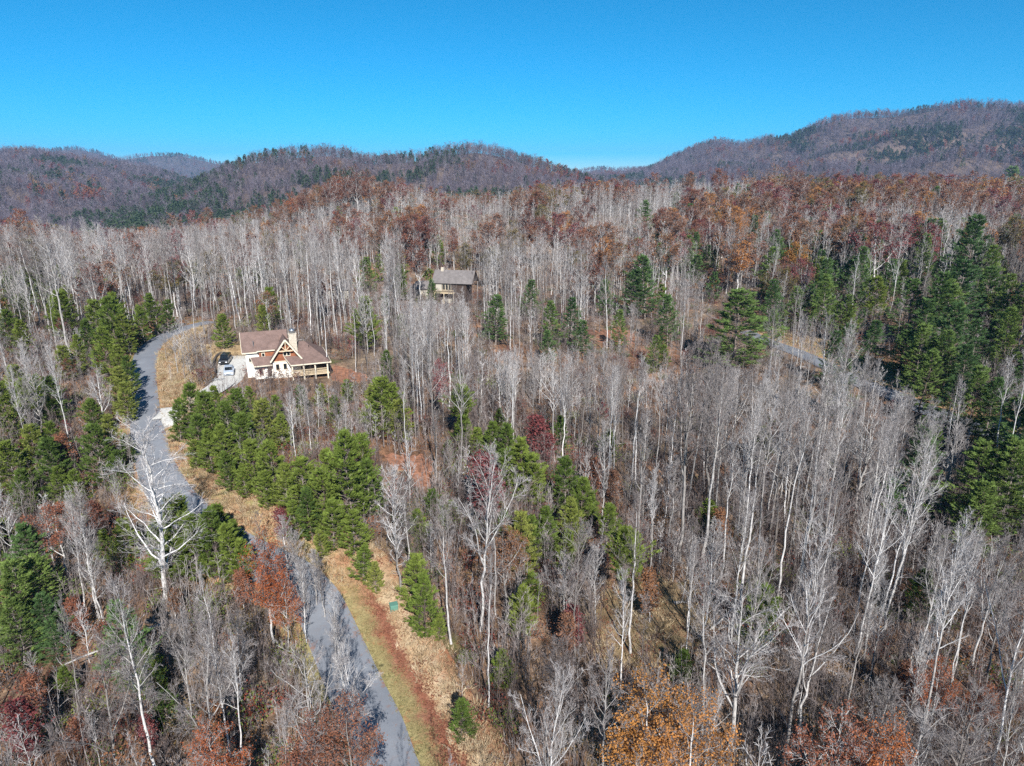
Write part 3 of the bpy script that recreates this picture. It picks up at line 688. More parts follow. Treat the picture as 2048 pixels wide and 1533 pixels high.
M['stonewall'] = simple('pale_chimney_stone', (.48, .42, .34), .9, .4, 4.5, .1, 0, .08)
M['metal'] = simple('grey_metal_cap', (.38, .40, .42), .35, .1, 3, .5, .8)
M['glass'] = simple('dark_window_glass', (.012, .015, .018), .08, .2, 1, .6)
M['black'] = simple('black_plastic', (.02, .02, .02), .6, .2, 5)
M['whitewall'] = simple('pale_garage_wall', (.40, .37, .31), .85, .1, 1.5)

# ------------------------------------------------------------------ the craftsman house
hz = 8.0
H = thing('house', (HOUSE[0], HOUSE[1], hz), R(22), 'craftsman house with brown shingle roof, front gable truss, stone chimney and railed porch', 'house')
H.scale = (.88, .88, 1.0)
w = Solid().poly([(-8, 2.4, -3), (-8, 9.4, -3), (-8, 9.4, 4.75), (-8, 5.9, 7.7), (-8, 2.4, 4.75)], 9.0, (-1, 0, 0)).link('wall', M['cream'], H)
w2 = Solid().poly([(-2.75, 0, -4.5), (3.0, 0, -4.5), (3.0, 0, 3.6), (.1, 0, 6.9), (-2.75, 0, 3.5)], 6.0, (0, -1, 0)).link('wall', M['cream'], H)
w3 = Solid().box(3.003, 8.2, .3, 9, -3, 2.9).link('wall', M['darkwood'], H, label='dark recessed wall under the porch roof')
lw = Solid().box(-6.6, -2.753, .5, 2.38, -3, 2.7).link('wall', M['cream'], H)
rf = Solid()
rf.poly([(-8.7, 1.9, 4.80), (1.0, 1.9, 4.80), (1.0, 5.9, 8.0), (-8.7, 5.9, 8.0)], .16, (0, -.62, .78))
rf.poly([(-8.7, 9.9, 4.78), (-8.7, 5.905, 7.99), (1.0, 5.905, 7.99), (1.0, 9.9, 4.78)], .16, (0, .62, .78))
rf.link('roof', M['roof'], H, label='long brown shingle main roof')
fb = Solid(); fb.bar((-8.72, 1.86, 4.68), (-2.6, 1.86, 4.68), .10, .22); fb.bar((-8.74, 1.9, 4.72), (-8.74, 5.9, 7.92), .08, .24); fb.bar((-8.74, 9.9, 4.72), (-8.74, 5.9, 7.92), .08, .24); fb.link('fascia', M['trim'], H)
# wall dormer
Solid().box(-5.3, -1.4, 1.55, 3.4, 3.2, 5.2).link('dormer_wall', M['siding'], H)
d = Solid().poly([(-5.7, 1.15, 5.12), (-.9, 1.15, 5.12), (-.9, 4.7, 7.28), (-5.7, 4.7, 7.28)], .15, (0, -.5, .86)).link('dormer_roof', M['roof'], H)
Solid().bar((-5.72, 1.12, 5.02), (-2.0, 1.12, 5.02), .08, .2).link('fascia', M['trim'], H)
# low left catslide
Solid().poly([(-6.6, -.55, 2.62), (-2.9, -.55, 2.62), (-2.45, 1.5, 3.9), (-7.1, 1.5, 3.9)], .15, (0, -.5, .86)).link('lower_roof', M['roof'], H)
Solid().bar((-6.62, -.6, 2.5), (-2.9, -.6, 2.5), .08, .2).link('fascia', M['trim'], H)
Solid().bar((-6.63, -.55, 2.55), (-7.14, 1.5, 3.82), .08, .2).link('fascia', M['trim'], H)
# front gable
g = Solid()
g.poly([(-3.15, -1.0, 3.35), (.1, -1.0, 7.35), (.1, 5.6, 7.35), (-3.15, 5.6, 3.35)], .16, (-.78, 0, .62))
g.poly([(.105, -1.0, 7.345), (3.5, -1.0, 3.15), (3.5, 5.6, 3.15), (.105, 5.6, 7.345)], .16, (.78, 0, .62))
g.link('gable_roof', M['roof'], H)
Solid().poly([(-2.74, -.05, 3.05), (2.98, -.05, 3.05), (2.98, -.05, 3.62), (.1, -.05, 6.88), (-2.74, -.05, 3.52)], .045, (0, -1, 0)).link('gable_siding', M['siding'], H)
bg_ = Solid(); bg_.bar((-3.25, -1.04, 3.12), (.1, -1.04, 7.24), .09, .30); bg_.bar((3.58, -1.06, 2.95), (.1, -1.06, 7.24), .09, .30); bg_.link('bargeboard', M['trim'], H)
tr_ = Solid(); tr_.bar((-1.35, -.95, 5.1), (1.55, -.95, 5.1), .16, .2); tr_.bar((.1, -.95, 5.15), (.1, -.95, 6.9), .16); tr_.bar((.1, -.95, 5.2), (-.75, -.95, 5.95), .14); tr_.bar((.1, -.95, 5.2), (.95, -.95, 5.95), .14)
tr_.link('gable_truss', M['timber'], H)
Solid().bar((-2.76, -.12, 2.98), (2.5, -.12, 2.98), .10, .16).link('belt_board', M['trim'], H)
# windows: frame with a sunk pane
def window(x0, x1, z0, z1, y, par=H, fm='trim'):
    f = Solid(); t = .11
    f.box(x0-t, x0, y-.10, y-.003, z0-t, z1+t); f.box(x1, x1+t, y-.10, y-.003, z0-t, z1+t); f.box(x0, x1, y-.10, y-.003, z0-t, z0); f.box(x0, x1, y-.10, y-.003, z1, z1+t)
    o = f.link('window', M[fm], par); Solid().box(x0, x1, y-.04, y-.004, z0, z1).link('pane', M['glass'], o); return o
window(-.38, .18, 4.02, 4.78, -.055); window(.36, .92, 4.02, 4.78, -.055)
window(-2.15, -1.5, 1.35, 2.45, 0); window(-.6, .05, 1.35, 2.45, 0)
window(-4.7, -4.2, 3.9, 4.5, 1.55); window(-7.4, -6.9, 2.9, 3.6, 2.4, H)
window(-5.6, -4.9, .6, 1.8, .5)
# porch wing: one low roof that runs back into a hip
pr = Solid()
pr.poly([(.75, -2.75, 2.68), (9.1, -2.75, 2.68), (4.5, 4.6, 5.62), (2.8, 4.6, 5.62), (-.25, .02, 3.80)], .16, (0, -.37, .93))
pr.poly([(9.103, -2.75, 2.675), (9.103, 11.5, 2.675), (4.505, 4.6, 5.615)], .14, (.53, 0, .85))
pr.poly([(9.1, 11.5, 2.67), (.6, 11.5, 2.67), (2.8, 4.61, 5.60), (4.5, 4.61, 5.60)], .14, (0, .37, .93))
pr.link('porch_roof', M['roof'], H)
Solid().bar((.7, -2.8, 2.55), (9.15, -2.8, 2.55), .09, .22).link('fascia', M['trim'], H)
Solid().bar((9.16, -2.8, 2.55), (9.16, 11.5, 2.55), .09, .22).link('fascia', M['trim'], H)
Solid().bar((.72, -2.72, 2.56), (-.3, -.06, 3.68), .08, .2).link('fascia', M['trim'], H)
Solid().box(3.05, 8.7, -2.45, .28, .28, .48).box(.9, 3.05, -2.45, -.06, .28, .48).link('porch_floor', M['timber'], H)
for x in (1.0, 3.35, 5.75, 8.35):
    Solid().box(x-.14, x+.14, -2.5, -2.22, -4, 2.5).link('porch_post', M['trim'], H)
Solid().bar((.9, -2.36, 2.5), (8.6, -2.36, 2.5), .18, .16).link('porch_beam', M['timber'], H)
for a, b in ((1.14, 3.21), (3.49, 5.61), (5.89, 8.21)):
    q = Solid(); q.bar((a, -2.36, 1.42), (b, -2.36, 1.42), .12, .09); q.bar((a, -2.36, .62), (b, -2.36, .62), .09, .08)
    q = q.link('railing', M['timber'], H)
    bl = Solid(); n = int((b-a)/.14)
    for i in range(1, n): x = a+(b-a)*i/n; bl.bar((x, -2.36, .66), (x, -2.36, 1.38), .045)
    o = bl.link('balusters', M['timber'], q); o['kind'] = 'stuff'
q = Solid(); q.bar((8.5, -2.2, 1.42), (8.5, .2, 1.42), .09, .12); q.bar((8.5, -2.2, .62), (8.5, .2, .62), .08, .09)
for i in range(1, 16): q.bar((8.5, -2.2+.15*i, .66), (8.5, -2.2+.15*i, 1.38), .045)
q.link('railing', M['timber'], H)
window(3.6, 5.0, .7, 2.2, .3, H, 'darkwood'); window(5.6, 7.6, .7, 2.2, .3, H, 'darkwood')
# chimney: stone courses on a core
ch = Solid().box(1.1, 2.7, 1.2, 2.5, 2.0, 7.75).link('chimney', M['stonewall'], H)
rc = random.Random(5); st = Solid()
z = 4.2
while z < 7.7:
    hgt_ = rc.uniform(.18, .32); x = 1.1
    while x < 2.65:
        w_ = min(rc.uniform(.25, .5), 2.7-x); dpt = rc.uniform(.02, .08)
        st.box(x+.015, x+w_-.015, 1.2-dpt, 1.199, z+.012, min(z+hgt_, 7.74)-.012); x += w_
    z += hgt_
o = st.link('chimney_stones', M['stonewall'], ch); o['kind'] = 'stuff'
Solid().box(1.0, 2.8, 1.1, 2.6, 7.753, 7.9).link('chimney_slab', M['stonewall'], ch)
Solid().lathe([(.6, 7.9), (.6, 8.35), (.66, 8.42), (.55, 8.62), (.3, 8.78), (.05, 8.84)], (1.9, 1.85, 0), 14).link('chimney_cap', M['metal'], ch, smooth=True)
Solid().lathe([(.09, 5.2), (.09, 6.6), (.12, 6.62), (.12, 6.72)], (-6.2, 3.1, 0), 8).link('vent_pipe', M['metal'], H)
Solid().lathe([(.07, 4.2), (.07, 5.2)], (5.2, 2.4, 0), 8).link('vent_pipe', M['black'], H)
def front_door(): 
    dd = Solid().box(-3.9, -3.1, .40, .497, .1, 2.1).link('door', M['darkwood'], H); Solid().lathe([(.03, -.1), (.04, 0)], (-3.25, .40, 1.1), 8, 'y').link('handle', M['metal'], dd)
front_door()

# ------------------------------------------------------------------ the farther houses
def far_house(loc, rz, label):
    h = thing('house', loc, rz, label, 'house')
    Solid().poly([(-6, -3.4, -4), (-6, 3.4, -4), (-6, 3.4, 3.0), (-6, 0, 6.2), (-6, -3.4, 3.0)], 11.0, (-1, 0, 0)).link('wall', M['darkwood'], h)
    r_ = Solid(); r_.poly([(-6.5, -4.1, 2.75), (7.2, -4.1, 2.75), (7.2, 0, 6.6), (-6.5, 0, 6.6)], .2, (0, -.68, .73)); r_.poly([(-6.5, 4.1, 2.74), (-6.5, .005, 6.59), (7.2, .005, 6.59), (7.2, 4.1, 2.74)], .2, (0, .68, .73)); r_.link('roof', M['roof_grey'], h)
    fr = Solid(); fr.bar((7.25, -4.1, 2.6), (7.25, 0, 6.45), .12, .3); fr.bar((7.25, 4.1, 2.6), (7.25, 0, 6.45), .12, .3); fr.link('bargeboard', M['darkwood'], h)
    Solid().box(-5.2, -3.2, -3.6, -3.405, .2, 2.6).link('wall_panel', M['whitewall'], h)
    for x in (-2.9, -1.9, -.9):
        f = Solid().box(x, x+.85, -3.55, -3.41, .3, 2.4).link('window', M['trim'], h); Solid().box(x+.1, x+.75, -3.58, -3.553, .4, 2.3).link('pane', M['glass'], f)
    Solid().box(-5.4, 1.4, -5.4, -3.6, -.35, -.1).link('deck', M['timber'], h)
    rl = Solid(); rl.bar((-5.4, -5.4, .85), (1.4, -5.4, .85), .1, .08)
    for i in range(23): rl.bar((-5.4+.3*i, -5.4, -.1), (-5.4+.3*i, -5.4, .82), .06)
    rl.link('railing', M['timber'], h)
    for x in (-5.2, -2.0, 1.2): Solid().box(x-.13, x+.13, -5.35, -5.1, -4, -.36).link('deck_post', M['timber'], h)
    Solid().box(-2.8, .8, -4.6, -3.42, -3.6, -2.3).link('ground_floor_wall', M['whitewall'], h)
    Solid().box(-4.3, -3.4, -.5, .4, 5.4, 7.4).link('chimney', M['stonewall'], h)
    return h
p = on_ground(908, 606); far_house((p.x, p.y+3, p.z+3.6), R(-12), 'dark wooden house with grey gabled roof and deck half hidden in the woods')
p2 = on_ground(848, 598)
G2 = thing('garage', (p2.x, p2.y+3, p2.z), R(4), 'pale-walled garage with grey hipped roof left of the dark wooden house', 'garage')
Solid().box(-4, 4, -3, 3, -2, 3.4).link('wall', M['whitewall'], G2)
rr_ = Solid(); rr_.poly([(-4.6, -3.6, 3.3), (4.6, -3.6, 3.3), (2.6, 0, 5.6), (-2.6, 0, 5.6)], .15, (0, -.5, .86)); rr_.poly([(4.603, -3.6, 3.29), (4.603, 3.6, 3.29), (2.61, 0, 5.59)], .15, (.7, 0, .7)); rr_.poly([(-4.603, 3.6, 3.29), (-4.603, -3.6, 3.29), (-2.61, 0, 5.59)], .15, (-.7, 0, .7)); rr_.poly([(4.6, 3.6, 3.28), (-4.6, 3.6, 3.28), (-2.6, .01, 5.58), (2.6, .01, 5.58)], .15, (0, .5, .86)); rr_.link('roof', M['roof_grey'], G2)
Solid().box(-3.2, -.4, -3.12, -3.003, -.2, 2.3).link('garage_door', M['trim'], G2)
def small_house(px, py, rz, label, wd=6, cover=1.0):
    p = on_ground(px, py); h = thing('house', (p.x, p.y, p.z), rz, label, 'house')
    Solid().poly([(-wd, -3, -2), (-wd, 3, -2), (-wd, 3, 3.4), (-wd, 0, 5.8), (-wd, -3, 3.4)], 2*wd, (-1, 0, 0)).link('wall', M['whitewall'], h)
    r_ = Solid(); r_.poly([(-wd-.5, -3.6, 3.1), (wd+.5, -3.6, 3.1), (wd+.5, 0, 6.1), (-wd-.5, 0, 6.1)], .2, (0, -.63, .77)); r_.poly([(-wd-.5, 3.6, 3.09), (-wd-.5, .005, 6.09), (wd+.5, .005, 6.09), (wd+.5, 3.6, 3.09)], .2, (0, .63, .77)); r_.link('roof', M['roof_grey'], h)
    for x in (-wd+1.5, 0, wd-2.5):
        f = Solid().box(x, x+1, -3.1, -3.003, .8, 2.4).link('window', M['trim'], h); Solid().box(x+.12, x+.88, -3.14, -3.103, .92, 2.28).link('pane', M['glass'], f)
    return h
small_house(666, 596, R(8), 'pale house almost hidden behind grey trunks above the craftsman house', 5.5)
small_house(2, 588, R(-14), 'grey-roofed house cut by the left edge of the photo', 5)

# ------------------------------------------------------------------ vehicles
def paint(name, c, rough=.25):
    m, nt, b = mat(name, rough, .6); b.inputs['Base Color'].default_value = (*c, 1); b.inputs['Coat Weight'].default_value = .5; return m
M['paint_black'] = paint('black_paint', (.012, .012, .014)); M['paint_silver'] = paint('silver_blue_paint', (.42, .47, .54), .3)
M['tyre'] = simple('tyre_rubber', (.02, .02, .02), .8); M['rim'] = simple('alloy_rim', (.5, .5, .5), .3, .05, 3, .5, .8); M['lamp'] = simple('headlight_lens', (.75, .77, .8), .1, .05); M['tail'] = simple('red_tail_light', (.35, .01, .01), .2, .05)
def car(loc, rz, label, pm, prof, cab, cat='car', width=1.82, wheel=.34):
    """prof / cab: side outlines (y along the car, z); the nose is at -y"""
    c = thing('parked_car', loc, rz, label, cat)
    hw = width/2
    def loft(outline, name, m, ws, par, bev):
        s = Solid(); n = len(outline); rows = []
        for x, tuck in ws: rows.append([s.bm.verts.new((x, y*(1-.03*tuck), z-(.05*tuck if z > .8 else 0))) for y, z in outline])
        for a, b in zip(rows, rows[1:]):
            for i in range(n): j = (i+1) % n; s.bm.faces.new((a[i], a[j], b[j], b[i]))
        s.bm.faces.new(rows[0]); s.bm.faces.new(rows[-1][::-1]); return s.link(name, m, par, bev, False)
    loft(prof, 'body', M[pm], [(-hw, 1), (-hw+.12, 0), (hw-.12, 0), (hw, 1)], c, .03)
    g_ = loft(cab, 'cabin_glass', M['glass'], [(-hw+.17, .6), (hw-.17, .6)], c, .02)
    ys = sorted(y for y, z in cab); zt = max(z for y, z in cab); top = [y for y, z in cab if z > zt-.08]
    Solid().box(-hw+.2, hw-.2, min(top)-.05, max(top)+.05, zt-.02, zt+.035).link('roof', M[pm], c, .02)
    lo = [y for y, z in cab if z < zt-.2]
    for sx in (-1, 1):
        x = sx*(hw-.18)
        ym = (min(top)+max(top))/2; zb = min(z for y, z in cab)
        for a_, b_, w_ in (((x, min(lo), zb), (x*.97, min(top), zt), .07), ((x, max(lo), zb), (x*.97, max(top), zt), .09), ((x, ym, .9), (x, ym, zt), .07)): Solid().bar(a_, b_, w_).link('pillar', M[pm], c)
    y0 = min(y for y, z in prof); y1 = max(y for y, z in prof)
    for sx in (-1, 1):
        for yy in (y0+.85, y1-.85):
            wl = Solid(); n = 16
            for (r0, mname, xx, nm) in ((wheel, 'tyre', hw-.06, 'wheel'),):
                A = [wl.bm.verts.new((sx*(xx-.18), yy+r0*math.cos(t), wheel+r0*math.sin(t))) for t in np.linspace(0, 6.283, n, endpoint=False)]; B = [wl.bm.verts.new((sx*(xx+.04), v.co.y, v.co.z)) for v in A]
                wl.bm.faces.new(A); wl.bm.faces.new(B[::-1])
                for i in range(n): j = (i+1) % n; wl.bm.faces.new((A[i], A[j], B[j], B[i]))
            wo = wl.link('wheel', M['tyre'], c)
            rm = Solid(); A = [rm.bm.verts.new((sx*(hw-.015), yy+.2*math.cos(t), wheel+.2*math.sin(t))) for t in np.linspace(0, 6.283, 12, endpoint=False)]; B = [rm.bm.verts.new((sx*(hw-.03), v.co.y, v.co.z)) for v in A]
            rm.bm.faces.new(A)
            for i in range(12): j = (i+1) % 12; rm.bm.faces.new((A[i], A[j], B[j], B[i]))
            rm.link('rim', M['rim'], wo)
        x = sx*(hw-.32)
        Solid().box(x-.17, x+.17, y0-.02, y0+.10, .58, .74).link('headlight', M['lamp'], c)
        Solid().box(x-.12, x+.12, y1-.10, y1+.02, .66, .9).link('tail_light', M['tail'], c)
        Solid().box(sx*hw-.06*sx-.08, sx*hw-.06*sx+.12*sx+.02, -.55, -.40, .95, 1.08).link('mirror', M[pm], c)
    Solid().box(-.45, .45, y0-.015, y0+.05, .42, .58).link('grille', M['black'], c)
    return c
hatch = [(-2.1, .25), (-2.15, .55), (-2.0, .78), (-1.1, .98), (1.9, 1.02), (2.12, .85), (2.15, .4), (2.05, .25)]
hcab = [(-1.15, .97), (-.35, 1.42), (1.2, 1.46), (1.95, 1.02)]
suv = [(-2.2, .35), (-2.22, .8), (-2.1, 1.0), (-1.0, 1.12), (2.1, 1.15), (2.2, .95), (2.2, .45), (2.1, .35)]
scab = [(-1.05, 1.1), (-.6, 1.68), (1.75, 1.72), (2.05, 1.14)]
def on_pad(px, py):
    p = on_ground(px, py); return (p.x, p.y, float(hgt(p.x, p.y))+.32)
car(on_pad(459, 751), R(20), 'silver-blue hatchback parked nose towards the photographer on the pale drive', 'paint_silver', hatch, hcab)
car(on_pad(452, 729), R(10), 'black off-road car parked behind the silver-blue hatchback', 'paint_black', suv, scab, 'car', 1.86, .40)
# retaining wall along the outer curve of the drive
rw = thing('retaining_wall', on_ground(434, 735), 0, 'low dark block retaining wall curving round the parking area', 'wall')
wl = smooth_line([on_ground(*p)[:2] for p in [(450, 709), (440, 711), (432, 717), (428, 728), (430, 745), (434, 762)]], 4)
M['block'] = simple('dark_wall_block', (.10, .085, .075), .9, .35, 5, .1, 0, .05)
blk = None
wl = dense(wl, .62)
for i in range(len(wl)-1):
    a, b = wl[i], wl[i+1]; z0 = float(hgt(*a)); L = float(np.hypot(*(b-a)))
    for row in range(2):
        if blk is None:
            blk = Solid().box(-.30, .30, -.2, .2, 0, .27).link('block', M['block'], rw, .02); bo = blk
        else:
            bo = blk.copy(); COL.objects.link(bo)
        bo.location = Vector(((a[0]+b[0])/2, (a[1]+b[1])/2, z0-.05+row*.28))-rw.location
        bo.rotation_euler = (0, 0, math.atan2(b[1]-a[1], b[0]-a[0])+rc.uniform(-.04, .04)); bo.location.x += (row % 2)*.05
# small things near the road
p = on_ground(788, 1222); ub = thing('utility_box', p, R(20), 'small green utility box on the dry grass bank beside the road', 'utility box')
M['utility'] = simple('green_utility_paint', (.10, .22, .17), .5, .1, 3)
Solid().box(-.4, .4, -.35, .35, .10, .75).link('cabinet', M['utility'], ub, .03); Solid().box(-.5, .5, -.45, .45, -.1, .10).link('base', M['gravel'], ub); Solid().box(-.43, .43, -.38, .38, .752, .82).link('lid', M['utility'], ub, .02)
def log(px0, py0, px1, py1, r, label):
    a = on_ground(px0, py0)+Vector((0, 0, r*1.2)); b = on_ground(px1, py1)+Vector((0, 0, r*1.2)); k = 9; t = np.linspace(0, 1, k)
    P = np.array([a+(b-a)*x for x in t])+np.random.RandomState(3).normal(0, .05, (k, 3)); P[:, 2] = np.maximum(P[:, 2], hgt(P[:, 0], P[:, 1])+r*.5)
    A_ = Acc(); A_.tubes((P-np.array(a))[None], (r*(1-.6*t))[None], 8)
    for i in (3, 5, 6):
        q = P[i]-np.array(a); e = q+np.array([.4, -.2, .9]); A_.tubes(np.array([[q, (q+e)/2, e]]), np.array([[.07, .05, .02]]), 4)
    o = obj('fallen_trunk', A_.mesh('fallen_trunk', M['bark'])); o.location = a; o['label'] = label; o['category'] = 'fallen tree'
log(292, 1250, 505, 1252, .28, 'long pale fallen trunk lying level across the lower left woods')
log(1345, 1212, 1382, 1208, .22, 'short pale fallen trunk at the top of the mossy clearing lower right')
log(1812, 1318, 1830, 1330, .25, 'short stub of pale fallen trunk on the lower right slope')
log(62, 1016, 104, 1012, .16, 'thin broken pole lying aslant in the left-hand woods')
print('house', time.time()-T0)
# ------------------------------------------------------------------ tree kinds (meshes shared by every copy)
LIB = {}
def lib_bare(key, seed, H, style):
    t, c, f, l = bare_tree(seed, H, style); LIB[key] = dict(H=H, parts=[('trunk', t.mesh('bare_trunk', M['bark'], True)), ('crown', join_meshes('bare_crown', [(l, M['bark']), (c, M['twig'])]))])
for i in range(4): lib_bare('forest%d' % i, 200+i, 22, 'forest')
for i in range(3): lib_bare('pole%d' % i, 210+i, 23, 'pole')
for i in range(2): lib_bare('fork%d' % i, 220+i, 20, 'fork')
for i in range(2): lib_bare('oak%d' % i, 230+i, 19, 'oak')
for i in range(2): lib_bare('oval%d' % i, 240+i, 15, 'oval')
for i in range(2): lib_bare('sapling%d' % i, 250+i, 10, 'sapling')
lib_bare('great0', 261, 22, 'great')
def lib_leafy(key, seed, H, style, fams, leaf=.8, n=4, size=.2):
    t, c, f, l = bare_tree(seed, H, style, 0, leaf, size, n)
    tm, cm = t.mesh('trunk', M['bark'], True), join_meshes('branches', [(l, M['bark']), (c, M['twig'])]); fm = f.mesh('foliage', M['leaf_'+fams[0]])
    for i, fa in enumerate(fams):
        m2 = fm if i == 0 else fm.copy()
        if i: m2.materials[0] = M['leaf_'+fa]
        LIB[key+'_'+fa] = dict(H=H, parts=[('trunk', tm), ('branches', cm), ('foliage', m2)])
lib_leafy('oakleaf', 301, 13, 'oak', ['orange', 'brown', 'golden', 'olive', 'rust'], .42, 4, .125)
lib_leafy('tall', 303, 18, 'fork', ['rust', 'crimson', 'brown', 'olive', 'golden'], .38, 3, .19)
lib_leafy('shrub', 305, 7, 'oval', ['crimson', 'rust', 'brown'], .5, 2, .15)
def lib_pine(key, seed, H, kind, m):
    t, c = pine_tree(seed, H, kind); LIB[key] = dict(H=H, parts=[('trunk', t.mesh('pine_trunk', M['bark_pine'], True)), ('crown', c.mesh('pine_crown', M[m]))])
for i in range(6): lib_pine('vpine%d' % i, 400+i, 12, 'v', 'needle_v')
for i in range(4): lib_pine('wpine%d' % i, 410+i, 17, 'w', 'needle_w')
lib_pine('upine0', 420, 16, 'u', 'needle_v'); lib_pine('upine1', 421, 16, 'u', 'needle_v')
print('tree library', time.time()-T0)

# ------------------------------------------------------------------ what stands where
TREES = []      # dict(kind, key, x, y, z, h, w, rz, tilt, mark)
rg = np.random.RandomState(23)
def put(key, x, y, h, wide=1.0, mark=None, tilt=None, color=None):
    z = float(hgt(x, y))-.15
    TREES.append(dict(key=key, x=x, y=y, z=z, h=h, w=wide, rz=rg.rand()*6.28, tilt=tilt or (rg.normal(0, .03), rg.normal(0, .03)), mark=mark))
def pick(base, n): return base+str(rg.randint(0, n))
def by_pixel(key, px, ytop, ybase, wide=1.0, mark=None, tilt=None, hmin=3):
    p = on_ground(px+(px-1024)*(-.0002)*(ybase-ytop), ybase)
    d = ray(px, ytop); s = math.hypot(p.x, p.y)/math.hypot(d[0], d[1]); h = max(CAM_Z+d[2]*s-p.z, hmin)
    put(key, p.x, p.y, h, wide, mark, tilt)
P_V = [(222, 595, 715), (250, 628, 712), (205, 655, 775), (238, 690, 775), (236, 735, 835), (248, 765, 850), (300, 588, 672), (328, 600, 668), (280, 612, 688), (190, 600, 700), (165, 640, 720), (252, 712, 790),
 (440, 630, 700), (215, 830, 930), (188, 850, 980), (232, 900, 968), (60, 850, 960), (92, 880, 1000), (20, 880, 1000), (112, 930, 1010), (250, 868, 930), (150, 940, 1015), (35, 940, 1040),
 (240, 1040, 1135), (330, 1030, 1130), (372, 1040, 1150), (430, 1008, 1100), (408, 1040, 1130), (460, 1040, 1110), (205, 1060, 1130), (350, 1000, 1160), (385, 1030, 1165), (425, 1020, 1160), (455, 1050, 1170), (310, 1050, 1160), (480, 1075, 1165), (300, 1300, 1400), (325, 1380, 1460), (130, 1330, 1400),
 (372, 768, 880), (350, 800, 885), (410, 785, 900), (395, 830, 930), (440, 850, 955), (430, 772, 850), (470, 780, 880), (478, 830, 935), (505, 880, 990), (540, 882, 1010), (570, 930, 1035), (600, 915, 1035), (640, 940, 1065), (618, 980, 1085), (662, 1000, 1105), (588, 1000, 1085), (650, 900, 1000), (690, 862, 1050), (718, 870, 1000), (735, 920, 1040), (757, 758, 880), (788, 768, 880), (742, 772, 860), (522, 800, 905), (560, 830, 905), (702, 1020, 1115), (722, 1090, 1165), (748, 1125, 1190), (850, 1155, 1280), (828, 1115, 1225), (878, 1225, 1285), (488, 930, 1000), (452, 805, 905), (415, 860, 950), (530, 940, 1020), (455, 900, 985), (385, 880, 940),
 (692, 758, 810), (640, 768, 815), (600, 772, 820), (500, 772, 830), (545, 790, 850), (670, 790, 850),
 (985, 843, 945), (1012, 850, 960), (960, 855, 930), (1045, 878, 1005), (1066, 908, 1022), (1020, 898, 1000), (1090, 1015, 1125), (1060, 1030, 1140), (1148, 1000, 1125), (1165, 958, 1065), (868, 978, 1045), (1422, 1000, 1080), (925, 828, 905), (905, 1000, 1060), (1180, 985, 1060), (1000, 1300, 1375), (922, 1400, 1480), (1362, 1300, 1370), (1215, 860, 930), (800, 800, 890), (1130, 1060, 1150), (840, 1020, 1090),
 (10, 620, 700), (40, 640, 720), (110, 600, 680), (75, 750, 830), (1800, 520, 610), (1640, 515, 600), (1700, 610, 680), (2010, 520, 570), (1970, 590, 660), (1330, 690, 740), (1760, 555, 640), (640, 1060, 1120)]
P_W = [(1342, 590, 695), (1296, 512, 640), (1268, 540, 640), (1105, 602, 700), (1142, 596, 692), (990, 590, 690), (1310, 670, 740), (1950, 432, 620), (1925, 520, 690), (1992, 535, 660), (1785, 520, 620), (1880, 545, 700), (1905, 560, 700), (1828, 560, 690), (1700, 520, 620), (1655, 550, 670), (1850, 650, 790), (1892, 660, 790), (1932, 690, 810), (1960, 735, 900), (1992, 755, 900), (1912, 755, 880), (2032, 615, 760), (1982, 890, 1080), (2012, 870, 1060), (2046, 790, 950), (2060, 560, 690), (730, 515, 590), (862, 560, 615), (522, 400, 445), (1430, 500, 560), (1392, 510, 575), (1552, 560, 630), (1412, 490, 545), (2030, 335, 410), (572, 405, 440), (1860, 600, 720), (1960, 640, 760), (2060, 700, 820), (1700, 590, 680),
 (40, 1045, 1210), (72, 1105, 1240), (15, 1125, 1300), (85, 1190, 1310), (105, 1240, 1330), (30, 1200, 1340), (1550, 620, 700), (1745, 640, 740), (1810, 660, 760), (1860, 700, 830), (1990, 640, 750), (2035, 880, 1080), (1960, 960, 1120), (1840, 480, 580), (1600, 490, 570), (1500, 470, 530), (2030, 430, 520), (1210, 560, 640), (1060, 560, 640), (600, 465, 500), (765, 470, 510), (1240, 620, 700), (1170, 640, 720), (1620, 570, 660), (1100, 660, 730)]
by_pixel('wpine1', 1480, 582, 745, 2.1, mark='listed')
for a in P_V: by_pixel(pick('vpine', 6), *a, wide=1.1*rg.uniform(.9, 1.2), mark='listed')
for a in P_W: by_pixel(pick('wpine', 4), *a, wide=rg.uniform(1.15, 1.5), mark='listed')
for a in [(1250, 1058, 1240), (925, 770, 900), (1215, 1010, 1120), (40, 760, 880), (180, 800, 900)]: by_pixel(pick('upine', 2), *a, mark='listed')
